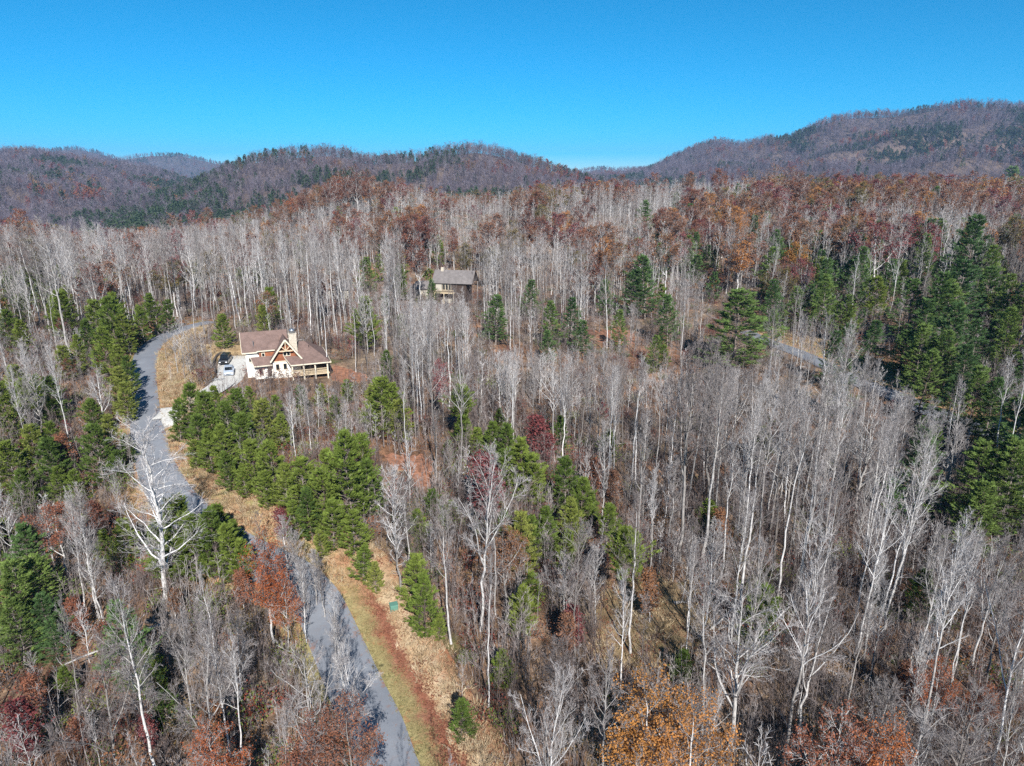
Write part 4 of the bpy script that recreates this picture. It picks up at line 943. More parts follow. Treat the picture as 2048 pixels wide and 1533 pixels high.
P_L = [('oakleaf_orange', 530, 1095, 1285, .95), ('oakleaf_orange', 565, 1170, 1300, .8), ('oakleaf_brown', 1012, 1060, 1210, 1.0), ('oakleaf_golden', 1290, 1385, 1640, 1.0), ('oakleaf_golden', 1370, 1410, 1680, .9), ('oakleaf_rust', 1680, 1450, 1680, 1.0), ('oakleaf_orange', 1760, 1470, 1700, 1.0), ('oakleaf_orange', 1880, 1325, 1470, .8), ('oakleaf_orange', 1975, 1375, 1500, .7),
 ('oakleaf_orange', 430, 1475, 1680, .9), ('oakleaf_brown', 250, 1500, 1700, .9), ('shrub_crimson', 1075, 838, 930, 1.6), ('shrub_crimson', 975, 925, 1070, 1.3), ('shrub_crimson', 1095, 870, 935, 1.4), ('tall_crimson', 882, 730, 870, .9), ('shrub_rust', 1230, 945, 1010, 1.4), ('shrub_crimson', 1150, 1220, 1310, 1.2), ('shrub_rust', 1135, 1230, 1320, 1.2), ('shrub_rust', 1820, 1330, 1430, 1.2),
 ('oakleaf_rust', 710, 341, 430, 1.0), ('oakleaf_rust', 690, 350, 435, 1.0), ('oakleaf_orange', 672, 358, 435, 1.0), ('oakleaf_rust', 655, 365, 440, 1.0), ('oakleaf_rust', 732, 350, 430, .9), ('oakleaf_brown', 632, 376, 445, 1.0), ('oakleaf_rust', 605, 385, 450, 1.0), ('oakleaf_orange', 580, 392, 455, 1.0), ('tall_brown', 555, 402, 455, 1.3), ('tall_crimson', 385, 425, 480, 1.4), ('tall_rust', 415, 420, 480, 1.3), ('tall_crimson', 425, 443, 495, 1.5), ('tall_olive', 480, 430, 485, 1.5), ('tall_brown', 510, 415, 470, 1.3), ('tall_rust', 500, 450, 500, 1.4), ('tall_olive', 545, 430, 485, 1.4), ('tall_brown', 575, 412, 465, 1.3), ('tall_brown', 450, 470, 510, 1.5), ('tall_rust', 770, 368, 450, 1.3), ('tall_rust', 745, 360, 440, 1.2), ('tall_rust', 800, 362, 440, 1.2), ('tall_crimson', 775, 392, 455, 1.3), ('tall_golden', 668, 445, 500, 1.5), ('tall_rust', 345, 435, 490, 1.3),
 ('tall_rust', 1170, 405, 500, 1.3), ('oakleaf_rust', 1290, 440, 500, 1.2), ('tall_rust', 900, 400, 460, 1.3), ('tall_crimson', 950, 415, 470, 1.2), ('tall_brown', 1050, 428, 470, 1.2), ('tall_rust', 1075, 375, 450, 1.2), ('tall_olive', 985, 500, 590, 1.7), ('tall_olive', 930, 495, 590, 1.4), ('tall_olive', 1245, 495, 580, 1.7), ('tall_olive', 1160, 510, 600, 1.4), ('tall_brown', 1025, 520, 600, 1.3),
 ('tall_rust', 1380, 350, 430, 1.3), ('tall_rust', 1310, 352, 430, 1.3), ('tall_rust', 1440, 345, 430, 1.3), ('oakleaf_brown', 1560, 345, 420, 1.5), ('oakleaf_rust', 1600, 350, 430, 1.5), ('tall_brown', 1700, 360, 440, 1.3), ('tall_golden', 1720, 370, 450, 1.2), ('tall_rust', 1790, 355, 440, 1.3), ('tall_rust', 1850, 360, 440, 1.3), ('tall_rust', 1560, 402, 480, 1.3), ('tall_rust', 1240, 355, 430, 1.2), ('shrub_crimson', 1365, 500, 545, 1.3), ('shrub_crimson', 565, 1020, 1090, 1.4), ('shrub_rust', 345, 1180, 1240, 1.3), ('tall_rust', 40, 430, 560, 1.2), ('tall_crimson', 350, 520, 620, 1.1), ('tall_rust', 215, 530, 660, 1.2),
 ('shrub_rust', 70, 1360, 1440, 1.4), ('shrub_rust', 150, 1440, 1520, 1.4), ('shrub_crimson', 290, 1430, 1510, 1.2), ('oakleaf_rust', 620, 1440, 1640, .9), ('shrub_rust', 480, 1150, 1230, 1.2), ('oakleaf_rust', 700, 1420, 1660, .8)]
P_L += [('shrub_rust', 540, 735, 768, 1.5), ('shrub_brown', 556, 740, 770, 1.5), ('shrub_crimson', 528, 738, 768, 1.4), ('shrub_brown', 575, 748, 772, 1.6), ('shrub_rust', 596, 750, 775, 1.5), ('shrub_crimson', 515, 742, 772, 1.4)]
P_L += [('oakleaf_rust', 1600, 352, 430, 1.4), ('shrub_rust', 410, 735, 765, 1.8), ('shrub_brown', 422, 742, 770, 1.6), ('shrub_crimson', 395, 740, 772, 1.7)]
for k, px, a, b, wd in P_L: by_pixel(k, px, a, b, wd*1.05, mark='listed')
P_B = [('great0', 278, 862, 1208, 1.2, 'great'), ('oval0', 790, 942, 1188, 1.15, 'x'), ('oval1', 815, 960, 1186, .9, 'x'), ('fork0', 958, 925, 1262, 1.1, 'x'), ('fork1', 1155, 1060, 1320, 1.1, 'x'), ('oval0', 1110, 1290, 1560, 1.2, 'x'), ('oak1', 1492, 1190, 1500, 1.1, 'x'), ('forest0', 1255, 1155, 1420, .8, 'x'), ('forest2', 1390, 1085, 1325, .7, 'x'),
 ('forest1', 1430, 1145, 1475, .8, 'x'), ('fork0', 1625, 1180, 1500, 1.1, 'x'), ('pole0', 1552, 770, 1200, .8, 'x'), ('pole1', 1600, 800, 1215, .8, 'x'), ('pole2', 1700, 830, 1180, .8, 'x'), ('forest1', 1725, 1190, 1450, .8, 'x'), ('forest3', 1770, 1170, 1390, .8, 'x'), ('oval1', 160, 1005, 1240, 1.1, 'x'), ('oval0', 172, 1040, 1242, 1., 'x'),
 ('oval0', 560, 1040, 1190, 1.1, 'x'), ('oval1', 600, 1060, 1210, 1.1, 'x'), ('oval0', 640, 1110, 1240, 1.0, 'x'), ('sapling1', 575, 1090, 1200, 1.3, 'x'), ('sapling0', 625, 1100, 1215, 1.3, 'x'), ('oval1', 660, 1180, 1330, .9, 'x'), ('oval0', 675, 1240, 1400, .9, 'x'), ('fork1', 700, 1290, 1500, .8, 'x'), ('forest3', 258, 1165, 1560, .9, 'x'), ('fork1', 205, 1300, 1620, 1.2, 'x'), ('fork0', 390, 1260, 1600, 1.1, 'x'), ('forest0', 440, 1270, 1540, 1., 'x'), ('oak1', 625, 1310, 1620, 1.0, 'x'), ('oval1', 517, 1020, 1120, 1.2, 'x'), ('pole0', 518, 560, 664, .7, 'x'), ('forest0', 95, 450, 720, 1.1, 'x'), ('fork0', 60, 465, 690, .8, 'x'), ('forest1', 160, 440, 560, 1.1, 'x'),
 ('fork1', 1390, 700, 1125, 1.0, 'x'), ('forest2', 1435, 740, 1120, 1., 'x'), ('oval0', 1440, 690, 1010, 1.2, 'x'), ('forest0', 1270, 740, 1000, .9, 'x'), ('pole1', 1285, 720, 990, .8, 'x'), ('pole2', 1325, 740, 960, .8, 'x'), ('forest3', 870, 830, 965, 1., 'x'), ('forest2', 905, 880, 1010, .8, 'x'), ('fork0', 390, 560, 655, 1.1, 'x'), ('forest1', 355, 640, 760, 1.0, 'x'), ('oval0', 345, 650, 750, 1.5, 'x'), ('oval1', 325, 650, 720, 1.5, 'x'),
 ('forest0', 580, 790, 925, .9, 'x'), ('forest3', 615, 800, 915, .9, 'x'), ('forest2', 640, 800, 905, .9, 'x'), ('oval1', 690, 800, 880, 1.3, 'x'), ('oval0', 670, 780, 870, 1.4, 'x'), ('oval0', 55, 720, 880, 1.2, 'x'), ('oak1', 190, 740, 860, .9, 'x'), ('forest0', 40, 770, 960, 1., 'x'), ('pole1', 640, 560, 750, .7, 'x'), ('pole2', 700, 560, 745, .7, 'x'), ('forest2', 895, 1000, 1290, .9, 'x'), ('oval1', 600, 1130, 1290, .8, 'x'), ('oval1', 270, 1290, 1500, 1.1, 'x'),
 ('fork1', 1500, 530, 640, 1.4, 'x'), ('oval0', 730, 430, 520, 1.2, 'x'), ('sapling0', 1875, 1180, 1400, .8, 'x'), ('oak0', 1940, 1380, 1660, 1.1, 'x'), ('oak1', 1830, 1400, 1660, 1., 'x'), ('forest1', 2020, 1130, 1400, .9, 'x'), ('pole0', 1700, 640, 760, .6, 'x'), ('pole1', 1640, 640, 750, .6, 'x'), ('pole2', 1590, 650, 770, .6, 'x'), ('pole0', 1610, 655, 790, .6, 'x')]
for k, px, a, b, wd, mk in P_B: by_pixel(k, px, a, b, wd, mark='great' if mk == 'great' else 'listed', tilt=(rg.normal(0, .015), rg.normal(0, .015)))

for i in range(60):
    px = rg.uniform(470, 760); yb = rg.uniform(800, 925); h_ = rg.uniform(40, 85)
    by_pixel(rg.choice(['oval0', 'oval1', 'sapling0', 'sapling1', 'fork0', 'forest1']), px, max(yb-h_, 766 if px < 668 else 745), yb, rg.uniform(1.0, 1.4), mark='listed')
for i in range(16):
    px = rg.uniform(335, 420); yb = rg.uniform(700, 765); by_pixel(rg.choice(['oval0', 'oval1', 'sapling0']), px, yb-rg.uniform(35, 70), yb, rg.uniform(1.0, 1.4), mark='listed')
def fam(k):
    if 'pine' in k[:5]: return 'pine'
    return 'leafy' if '_' in k else 'bare'
# ---- the woods between: a jittered scatter thinned where the photograph shows open ground
PROT = [  # x0, y0, x1, y1, only trees nearer than (m), chance of refusing
 (425, 652, 668, 765, 150, 1.0), (392, 676, 500, 725, 160, 1.0), (262, 678, 336, 905, 140, 1.0), (280, 880, 360, 960, 110, 1.0), (325, 930, 430, 1000, 100, .9), (400, 985, 480, 1060, 90, .95),
 (640, 1190, 800, 1300, 75, .95), (690, 1280, 850, 1400, 70, 1.), (730, 1380, 920, 1533, 60, 1.), (660, 1150, 720, 1200, 75, .9), (800, 1180, 930, 1300, 75, .8),
 (815, 543, 955, 607, 262, .95), (1575, 692, 1725, 762, 195, .5), (1790, 790, 1880, 838, 140, .5), (762, 900, 868, 1000, 120, .9), (1195, 1160, 1400, 1350, 90, .7), (670, 720, 740, 765, 170, .9),
 (330, 760, 480, 900, 120, .97), (480, 880, 760, 1080, 95, .95), (980, 850, 1080, 1000, 110, .8), (1425, 580, 1530, 745, 215, 1.), (950, 588, 1190, 705, 235, .9), (1235, 505, 1385, 745, 235, .92), (1160, 640, 1290, 700, 230, .7), (705, 510, 750, 590, 270, .9), (1900, 440, 2048, 1050, 230, .78), (1700, 520, 1950, 650, 210, .75), (510, 1095, 600, 1230, 80, .95),
 (1290, 560, 1370, 700, 220, .7), (220, 850, 360, 1200, 85, .8)]
for t in TREES:
    if 'pine' in t['key'] or t['key'].startswith(('shrub_c', 'oakleaf')) or t['mark'] == 'great':
        bx, by, bd = project(t['x'], t['y'], t['z']); tx, ty, td = project(t['x'], t['y'], t['z']+t['h']); hp = float(by-ty)
        if hp > 45: PROT.append((float(tx)-.26*hp, float(ty), float(tx)+.26*hp, float(ty)+.72*hp, float(bd)-1, .62))
for t in TREES:     # showy white trunks of the photograph
    if t['mark'] == 'listed' and fam(t['key']) == 'bare':
        bx, by, bd = project(t['x'], t['y'], t['z']); tx, ty, td = project(t['x'], t['y'], t['z']+t['h']); hp = float(by-ty)
        if hp > 150: PROT.append((float(tx)-.08*hp, float(ty)+.15*hp, float(tx)+.08*hp, float(ty)+.8*hp, float(bd)-1, .5))
def open_h(x, y, z, h, cr):
    """height a tree may have here without hiding one of the open views; 0 = leave the spot empty"""
    bx, by, bd = project(x, y, z); tx, ty, td = project(x, y, z+h)
    r = cr*FPX/bd
    for x0, y0, x1, y1, dep, pr in PROT:
        if bd < dep and tx+r > x0 and tx-r < x1 and ty < y1 and by > y0 and rg.rand() < pr:
            if by > y1+18:
                h2 = h*(by-y1+rg.uniform(0, 8))/(by-ty)
                if h2 < 3.5: return 0
                h = min(h, h2); tx, ty, td = project(x, y, z+h)
            elif rg.rand() < (.9 if pr > .94 else .35): return 0
    return h
def in_poly(P, x, y):
    c = False; n = len(P); j = n-1
    for i in range(n):
        if (P[i][1] > y) != (P[j][1] > y) and x < (P[j][0]-P[i][0])*(y-P[i][1])/(P[j][1]-P[i][1])+P[i][0]: c = not c
        j = i
    return c
def cand(step, y0, y1, half=45):
    ys = np.arange(y0, y1, step); out = []
    for y in ys:
        w_ = y*math.tan(R(half))+14; xs = np.arange(-w_, w_, step); out.append(np.stack([xs+rg.uniform(-.48, .48, len(xs))*step, y+rg.uniform(-.48, .48, len(xs))*step], 1))
    return np.vstack(out)
C = np.vstack([cand(3.7, 14, 130, 47), cand(4.0, 130, 260), cand(4.3, 260, 560)])
d1 = dist_to(road_c, C[:, 0], C[:, 1]); d2 = dist_to(road2_c, C[:, 0], C[:, 1]); d3 = dist_to(drive_c, C[:, 0], C[:, 1]); dh = np.hypot(C[:, 0]-HOUSE[0], C[:, 1]-HOUSE[1]-3)
ok = (d1 > 5.5) & (d2 > 3.0) & (d3 > 4.5) & (dh > 10.5)
C = C[ok]
Z = hgt(C[:, 0], C[:, 1]); PX, PY, DP = project(C[:, 0], C[:, 1], Z)
TX, TY, _ = project(C[:, 0], C[:, 1], Z+20)
keep = (TX > -320) & (TX < 2370) & (TY < 1600) & (Z > -26)
C = C[keep]; Z = Z[keep]; PX = PX[keep]; PY = PY[keep]
clump = fbm(C[:, 0]/16+31, C[:, 1]/16+11, 3)*2; redn = fbm(C[:, 0]/55+3, C[:, 1]/55, 3)*2; pinn = fbm(C[:, 0]/34+13, C[:, 1]/34+7, 3)*2
listed = np.array([(t['x'], t['y']) for t in TREES])
for i in range(len(C)):
    x, y = C[i]; z = Z[i]
    if len(listed) and ((listed[:, 0]-x)**2+(listed[:, 1]-y)**2).min() < 4: continue
    if in_poly(PADP, x, y) or in_poly(LAWNP, x, y): continue
    if rg.rand() < .06-.6*clump[i]: continue
    px, py = PX[i], PY[i]; u = rg.rand()
    left = px < 480
    pr = .035+.03*redn[i]
    if y > 270: pr = .10+.5*redn[i]+(.08 if y > 340 else 0)+(.10 if x > 130 else 0)
    if x > 60 and 190 < y <= 270: pr = .17+.3*redn[i]
    if left and y < 150: pr = .16
    pp = .02+max(0, pinn[i]-.15)*.5
    if left and y < 150: pp = .07+max(0, pinn[i])*.35
    if x > 55+.12*y and 60 < y < 250: pp = .13+max(0, pinn[i])*.5
    if -60 < x < 10 and y < 110: pp = .12
    if y > 330: pp = .02
    if y < 42: pp = 0
    if u < pr:
        key = ('tall_'+rg.choice(['rust', 'rust', 'crimson', 'brown', 'brown', 'olive', 'golden'], p=[.18, .18, .12, .16, .14, .13, .09])) if (y > 150 or rg.rand() < (.06 if left else .2)) else 'shrub_'+rg.choice(['crimson', 'rust', 'brown'])
        h = rg.uniform(13, 21) if key[0] == 't' else rg.uniform(3, 7); wd = rg.uniform(1.2, 1.8) if key[0] == 't' else 1.3; cr = 3
        if y < 200 and key[0] == 't': h *= .75
    elif u < pr+pp:
        if x > 50 or (left and y < 60): key = pick('wpine', 4); h = rg.uniform(8, 19)
        else: key = pick('vpine', 6); h = rg.uniform(5, 12)
        wd = rg.uniform(.95, 1.25); cr = 2.6
    else:
        v = rg.rand()
        if v < .46: key = pick('forest', 4); h = rg.uniform(16, 24)
        elif v < .70: key = pick('pole', 3); h = rg.uniform(15, 24)
        elif v < .74: key = pick('fork', 2); h = rg.uniform(14, 21)
        elif v < .77: key = pick('oak', 2); h = rg.uniform(13, 20)
        elif v < .84: key = pick('oval', 2); h = rg.uniform(8, 16)
        else: key = pick('sapling', 2); h = rg.uniform(6, 12)
        wd = rg.uniform(.68, .98); cr = 2.2
        if left and y < 120: h *= .8
        if y > 230: h *= .85; wd *= 1.2
    if y < 42: h = min(h, 15)
    if y > 175:
        tline = float(np.interp(PX[i], [-200, 0, 100, 200, 300, 380, 440, 500, 560, 620, 680, 720, 770, 830, 900, 1000, 1080, 1150, 1300, 1500, 1700, 2048, 2300], [452, 448, 446, 456, 455, 450, 440, 424, 408, 386, 362, 352, 368, 374, 388, 388, 366, 360, 350, 348, 350, 354, 356]))+rg.uniform(-4, 22)
        d_ = ray(px, tline); hm = CAM_Z+d_[2]*math.hypot(x, y)/math.hypot(d_[0], d_[1])-z
        if h > hm: h = hm
        if h < 7: continue
    h0 = h; h = open_h(x, y, z, h, cr)
    if not h: continue
    if h < h0*.6 and fam(key) == 'bare': key = ['oval0', 'oval1', 'sapling0', 'sapling1'][rg.randint(0, 4)]; wd = 1.1
    put(key, x, y, h, wd)
print('trees', len(TREES), time.time()-T0)

# ---- the largest in view become things; the rest are one mass per kind
KN = {'v': 'pine_tree', 'w': 'pine_tree', 'u': 'pine_tree'}
for t in TREES:
    bx, by, bd = project(t['x'], t['y'], t['z']); tx, ty, td = project(t['x'], t['y'], t['z']+t['h'])
    t['px'], t['py'] = float((bx+tx)/2), float((by+ty)/2); t['tx'], t['ty'], t['bx'], t['by'] = float(tx), float(ty), float(bx), float(by)
    vis = max(0, min(by, 1533)-max(ty, 0)) if -30 < (bx+tx)/2 < 2078 else 0
    t['size'] = float(vis)*(1.5 if t['mark'] else 1); t['fam'] = fam(t['key'])
CAP = dict(bare=300, pine=300, leafy=300)
IND, REST = [], []
for f in ('bare', 'pine', 'leafy'):
    L = sorted([t for t in TREES if t['fam'] == f], key=lambda t: -t['size']); n = CAP[f]
    IND += [t for t in L[:n] if t['size'] > 12]; REST += [t for t in L if t not in L[:n] or t['size'] <= 12] if len(L) < 1200 else L[n:]+[t for t in L[:n] if t['size'] <= 12]
# landmarks anybody can find in the photograph
LM = [('the craftsman house', 575, 710), ('the parked cars', 452, 738), ("the road's top bend", 300, 690), ('the sunlit upper road', 300, 800), ('the driveway mouth', 330, 832), ("the road's middle bend", 350, 950), ('the great white tree', 290, 1180), ("the road's shaded dip", 560, 1120), ('the orange-red roadside oak', 530, 1250),
 ('the green utility box', 788, 1222), ("the road's bottom end", 790, 1500), ('the red leaf ditch', 730, 1240), ('the long fallen trunk', 400, 1250), ('the lower left corner', 40, 1500), ('the left edge at half height', 10, 800), ('the lower left pines', 50, 1200), ('the dark wooden house', 905, 600), ('the pale garage', 848, 595), ('the orange leaf clearing', 820, 950), ('the central crimson shrubs', 1080, 920),
 ('the brown-leaved oak', 1012, 1200), ('the mossy clearing', 1300, 1250), ('the golden oak', 1300, 1520), ('the white forked tree', 1492, 1450), ('the bottom right oaks', 1720, 1500), ('the lower right corner', 2010, 1480), ("the right-hand road's upper end", 1560, 690), ("the right-hand road's middle", 1707, 760), ("the right-hand road's lower end", 1880, 836), ('the tall right-edge pine', 1950, 600),
 ('the lone round pine', 1480, 735), ('the small red clearing', 1225, 672), ('the tall white central trunks', 1430, 1080), ('the right slope trunks', 1700, 1150), ('the red knoll', 700, 430), ('the crimson trees at left', 400, 480), ('the olive trees', 985, 580), ('the right woods skyline', 1800, 430), ('the middle woods skyline', 1300, 430), ('the left woods skyline', 150, 500), ('the big left-edge forked trees', 90, 700), ('the dense roadside pines', 500, 930), ('the central pines', 1010, 960), ('the grey central thicket', 1300, 1050), ('the far right edge', 2040, 900), ('the pair of central pines', 1120, 695)]
SIZE = lambda h: 'tall' if h > 17 else 'middling' if h > 11 else 'small'
CROWN = {'forest': 'straight bare tree', 'pole': 'slender bare tree', 'fork': 'forked bare tree', 'oak': 'crooked bare tree', 'oval': 'bushy bare tree', 'sapling': 'young bare tree', 'great': 'great bare tree',
 'vpine': 'yellow-green pine', 'wpine': 'blue-green pine', 'upine': 'long-stemmed pine', 'tall': '{} autumn tree', 'oakleaf': '{} oak', 'shrub': '{} shrub'}
ORD = [o+' nearest' for o in ('', 'second', 'third', 'fourth', 'fifth', 'sixth', 'seventh', 'eighth', 'ninth', 'tenth', 'eleventh', 'twelfth', 'thirteenth', 'fourteenth', 'fifteenth', 'sixteenth', 'seventeenth', 'eighteenth', 'nineteenth', 'twentieth')]
COLW = dict(orange='orange', brown='brown', golden='golden', crimson='dark red', olive='olive', rust='rust-red')
groups = {}
for t in IND:
    k = t['key']; base = k.split('_')[0].rstrip('0123456789')
    j = min(range(len(LM)), key=lambda i: (t['bx']-LM[i][1])**2+((t['by']-LM[i][2])*1.3)**2)
    dx = t['bx']-LM[j][1]; dy = t['by']-LM[j][2]
    side = ('right of' if dx > 0 else 'left of') if abs(dx) > abs(dy) else ('below' if dy > 0 else 'above')
    desc = SIZE(t['h'])+' '+CROWN[base].format(COLW.get(k.split('_')[1], '') if '_' in k else '')
    t['desc'] = desc; t['lm'] = j; t['side'] = side; t['d'] = math.hypot(dx, dy)
    groups.setdefault((desc, j, side), []).append(t)
for (desc, j, side), L in groups.items():
    L.sort(key=lambda t: t['d'])
    for i, t in enumerate(L):
        t['label'] = '%s %s %s' % (desc, side, LM[j][0]) + ('' if len(L) == 1 else ', '+(ORD[i].strip() if i < len(ORD) else 'number %d counted outwards' % (i+1)))
for t in IND:
    if t['mark'] == 'great': t['label'] = 'great white spreading bare tree left of the road, the largest crown in the left half'
NAME = dict(bare='bare_tree', pine='pine_tree', leafy='autumn_tree')
CAT = dict(bare='tree', pine='pine tree', leafy='tree')
GRP = dict(bare='leafless trees of the woods', pine='pines scattered through the woods', leafy='trees and shrubs still in autumn leaf')
first = {}
for t in IND:
    k = t['key']; e = LIB[k]; s = t['h']/e['H']; nm = 'autumn_shrub' if k.startswith('shrub') else NAME[t['fam']]
    if k not in first:
        root = bpy.data.objects.new(nm, None); parts = [(n, bpy.data.objects.new(n, me)) for n, me in e['parts']]
        first[k] = (root, parts); fresh = True
    else:
        r0, p0 = first[k]; root = r0.copy(); parts = [(n, o.copy()) for n, o in p0]; fresh = False
    COL.objects.link(root); root.location = (t['x'], t['y'], t['z']); root.rotation_euler = (t['tilt'][0], t['tilt'][1], t['rz']); root.scale = (s*t['w'], s*t['w'], s)
    for n, o in parts: COL.objects.link(o); o.parent = root
    root['label'] = t['label']; root['category'] = 'shrub' if k.startswith('shrub') else CAT[t['fam']]; root['group'] = 'low autumn shrubs' if k.startswith('shrub') else GRP[t['fam']]
print('things', len(IND), 'rest', len(REST), time.time()-T0)

# ---- one mass for each remaining kind
def lod_sources():
    out = {}
    b = []
    for i, st in enumerate(['forest', 'forest', 'forest', 'pole', 'pole', 'fork', 'oak', 'oval', 'sapling']):
        Hh = dict(forest=22, pole=23, fork=20, oak=19, oval=15, sapling=10)[st]; t, c, f, l_ = bare_tree(500+i, Hh, st, 1); b.append((Hh, join_meshes('woods_bare', [(t, M['bark']), (l_, M['bark']), (c, M['twig'])])))
    out['bare'] = b
    p = []
    for i, kd in enumerate(['v', 'v', 'w', 'w', 'u']):
        t, c = pine_tree(520+i, 15, kd, 1); p.append((15, join_meshes('woods_pine', [(t, M['bark_pine']), (c, M['needle_v' if kd != 'w' else 'needle_w'])])))
    out['pine'] = p
    l = []
    for i, fa in enumerate(['rust', 'crimson', 'brown', 'olive', 'golden', 'rust']):
        t, c, f, l_ = bare_tree(540+i, 18, 'fork' if i % 2 else 'oak', 1, .8, .33, 3); l.append((18, join_meshes('woods_leafy', [(t, M['bark']), (l_, M['bark']), (c, M['twig']), (f, M['leaf_'+fa])])))
    out['leafy'] = l; return out
LS = lod_sources()
def lod_index(t):
    k = t['key']
    if t['fam'] == 'bare': return {'forest': int(rg.randint(0, 3)), 'pole': 3+int(rg.randint(0, 2)), 'fork': 5, 'oak': 6, 'oval': 7, 'sapling': 8}[k.rstrip('0123456789')]
    if t['fam'] == 'pine': return {'v': int(rg.randint(0, 2)), 'w': 2+int(rg.randint(0, 2)), 'u': 4}[k[0]]
    return {'rust': int(rg.choice([0, 5])), 'crimson': 1, 'brown': 2, 'olive': 3, 'golden': 4, 'orange': 0}[k.split('_')[1]]
for f, nm, lb in (('bare', 'leafless_woods', 'mass of grey leafless trees filling the woods'), ('pine', 'evergreen_woods', 'smaller and farther pines among the leafless trees'), ('leafy', 'autumn_woods', 'farther trees still in rust and brown leaf')):
    L = [t for t in REST if t['fam'] == f]
    if not L: continue
    ix = [lod_index(t) for t in L]; src = source(nm+'_source', [m for _, m in LS[f]])
    sc = [(t['h']/LS[f][i][0]*t['w'], t['h']/LS[f][i][0]*t['w'], t['h']/LS[f][i][0]) for t, i in zip(L, ix)]
    scatter(nm, src, [(t['x'], t['y'], t['z']) for t in L], [t['rz'] for t in L], sc, ix, lb)

# ---- undergrowth: thin stems, brush, leafy scrub, grass tufts, fallen leaves
def stem_clump(seed, n=9, rad=1.6, H=5.5):
    r_ = np.random.RandomState(seed); a = Acc()
    P0 = np.stack([r_.uniform(-rad, rad, n), r_.uniform(-rad, rad, n), np.zeros(n)], 1); L = H*(.45+.6*r_.rand(n))
    S = grow(r_, P0, nrm(np.stack([r_.normal(0, .06, n), r_.normal(0, .06, n), np.ones(n)], 1)), L, 5, .035, .05); a.tubes(S, lin(.018+.004*L, np.full(n, .012), 5), 3)
    p, d, t = kids(r_, S, 9, .35, 1, .6); B = grow(r_, p, d, np.repeat(L, 9)*.17*(1.2-t*.6), 3, .1, .1); a.tubes(B, lin(np.full(len(p), .014), np.full(len(p), .008), 3), 2)
    p, d, t = kids(r_, B, 3, .2, 1, .6); B = grow(r_, p, d, np.full(len(p), .35), 2, .1, .1); a.tubes(B, lin(np.full(len(p), .011), np.full(len(p), .007), 2), 2)
    return a
def brush(seed, n=40, rad=1.2, H=1.6):
    r_ = np.random.RandomState(seed); a = Acc(); f = Acc()
    az = r_.rand(n)*6.28; rr_ = rad*np.sqrt(r_.rand(n)); P0 = np.stack([rr_*np.cos(az), rr_*np.sin(az), 0*az], 1)
    D = nrm(np.stack([np.cos(az)*.5, np.sin(az)*.5, 1+0*az], 1)+r_.normal(0, .25, (n, 3))); L = H*(.4+.7*r_.rand(n))
    S = grow(r_, P0, D, L, 4, .15, .0); a.tubes(S, lin(np.full(n, .016), np.full(n, .008), 4), 2)
    p, d, t = kids(r_, S, 6, .2, 1, .7); B = grow(r_, p, d, np.repeat(L, 6)*.35, 2, .1, .05); a.tubes(B, lin(np.full(len(p), .011), np.full(len(p), .006), 2), 2)
    C = B[:, 1]+r_.normal(0, .08, (len(B), 3)); U = nrm(r_.normal(size=C.shape)); f.quads(C, U*.09, nrm(np.cross(U, r_.normal(size=C.shape)))*.13); return a, f
us = []
for i in range(4): us.append(join_meshes('stems', [(stem_clump(600+i), M['sapling'])]))
for i in range(2): a, f = brush(610+i); us.append(join_meshes('brush', [(a, M['sapling'])]))
for i in range(2): a, f = brush(620+i); us.append(join_meshes('brush_leafy', [(a, M['sapling']), (f, M['leaf_mixed'])]))
a, f = brush(630, 50, 1.3, 1.5); us.append(join_meshes('brush_green', [(a, M['sapling']), (f, M['needle_v'])]))
for i in range(2):
    r_ = np.random.RandomState(640+i); a = Acc(); L_ = 5+3*i; k = 6; P = np.stack([np.linspace(0, L_, k), np.cumsum(r_.normal(0, .12, k)), .18+.1*r_.rand(k)], 1)
    a.tubes(P[None], np.linspace(.15, .06, k)[None], 5)
    for q in range(5): b0 = P[2+q % 4]; e = b0+np.array([r_.uniform(.2, 1), r_.uniform(-1, 1), r_.uniform(.1, .9)]); a.tubes(np.array([[b0, (b0+e)/2+.05, e]]), np.array([[.045, .03, .012]]), 3)
    us.append(join_meshes('fallen_wood', [(a, M['bark'])]))
US = source('undergrowth_source', us)
C = np.vstack([cand(1.75, 18, 95, 42), cand(2.3, 95, 150, 42), cand(3.0, 150, 230, 41), cand(4.4, 230, 420, 41)])
d1 = dist_to(road_c, C[:, 0], C[:, 1]); d2 = dist_to(road2_c, C[:, 0], C[:, 1]); d3 = dist_to(drive_c, C[:, 0], C[:, 1]); lat = np.hypot(C[:, 0]-HOUSE[0]-2, C[:, 1]-HOUSE[1]-3)
# the right verge is mown for some metres
side = np.sign((C[:, 0]-np.interp(C[:, 1], np.sort(road_c[:, 1]), road_c[np.argsort(road_c[:, 1]), 0])))
C = C[(d1 > np.where(side > 0, 9.0, 4.2)) & (d2 > 4.0) & (d3 > 3.0) & (lat > 9.5)]
Z = hgt(C[:, 0], C[:, 1]); PX, PY, DP = project(C[:, 0], C[:, 1], Z)
ok = (PX > -60) & (PX < 2110) & (PY < 1640)
hole = lambda x0, y0, x1, y1: (PX > x0) & (PX < x1) & (PY > y0) & (PY < y1)
for q in ((765, 905, 868, 995), (1200, 1165, 1400, 1350), (1188, 655, 1270, 690), (662, 728, 742, 768), (395, 684, 500, 725), (425, 705, 520, 775)): ok &= ~(hole(*q) & (rg.rand(len(C)) < .93))
dens = fbm(C[:, 0]/22, C[:, 1]/22, 4)*2
ok &= rg.rand(len(C)) < np.clip(.80+dens*.6, .25, 1)
C = C[ok]; Z = Z[ok]; PX = PX[ok]; PY = PY[ok]; n = len(C)
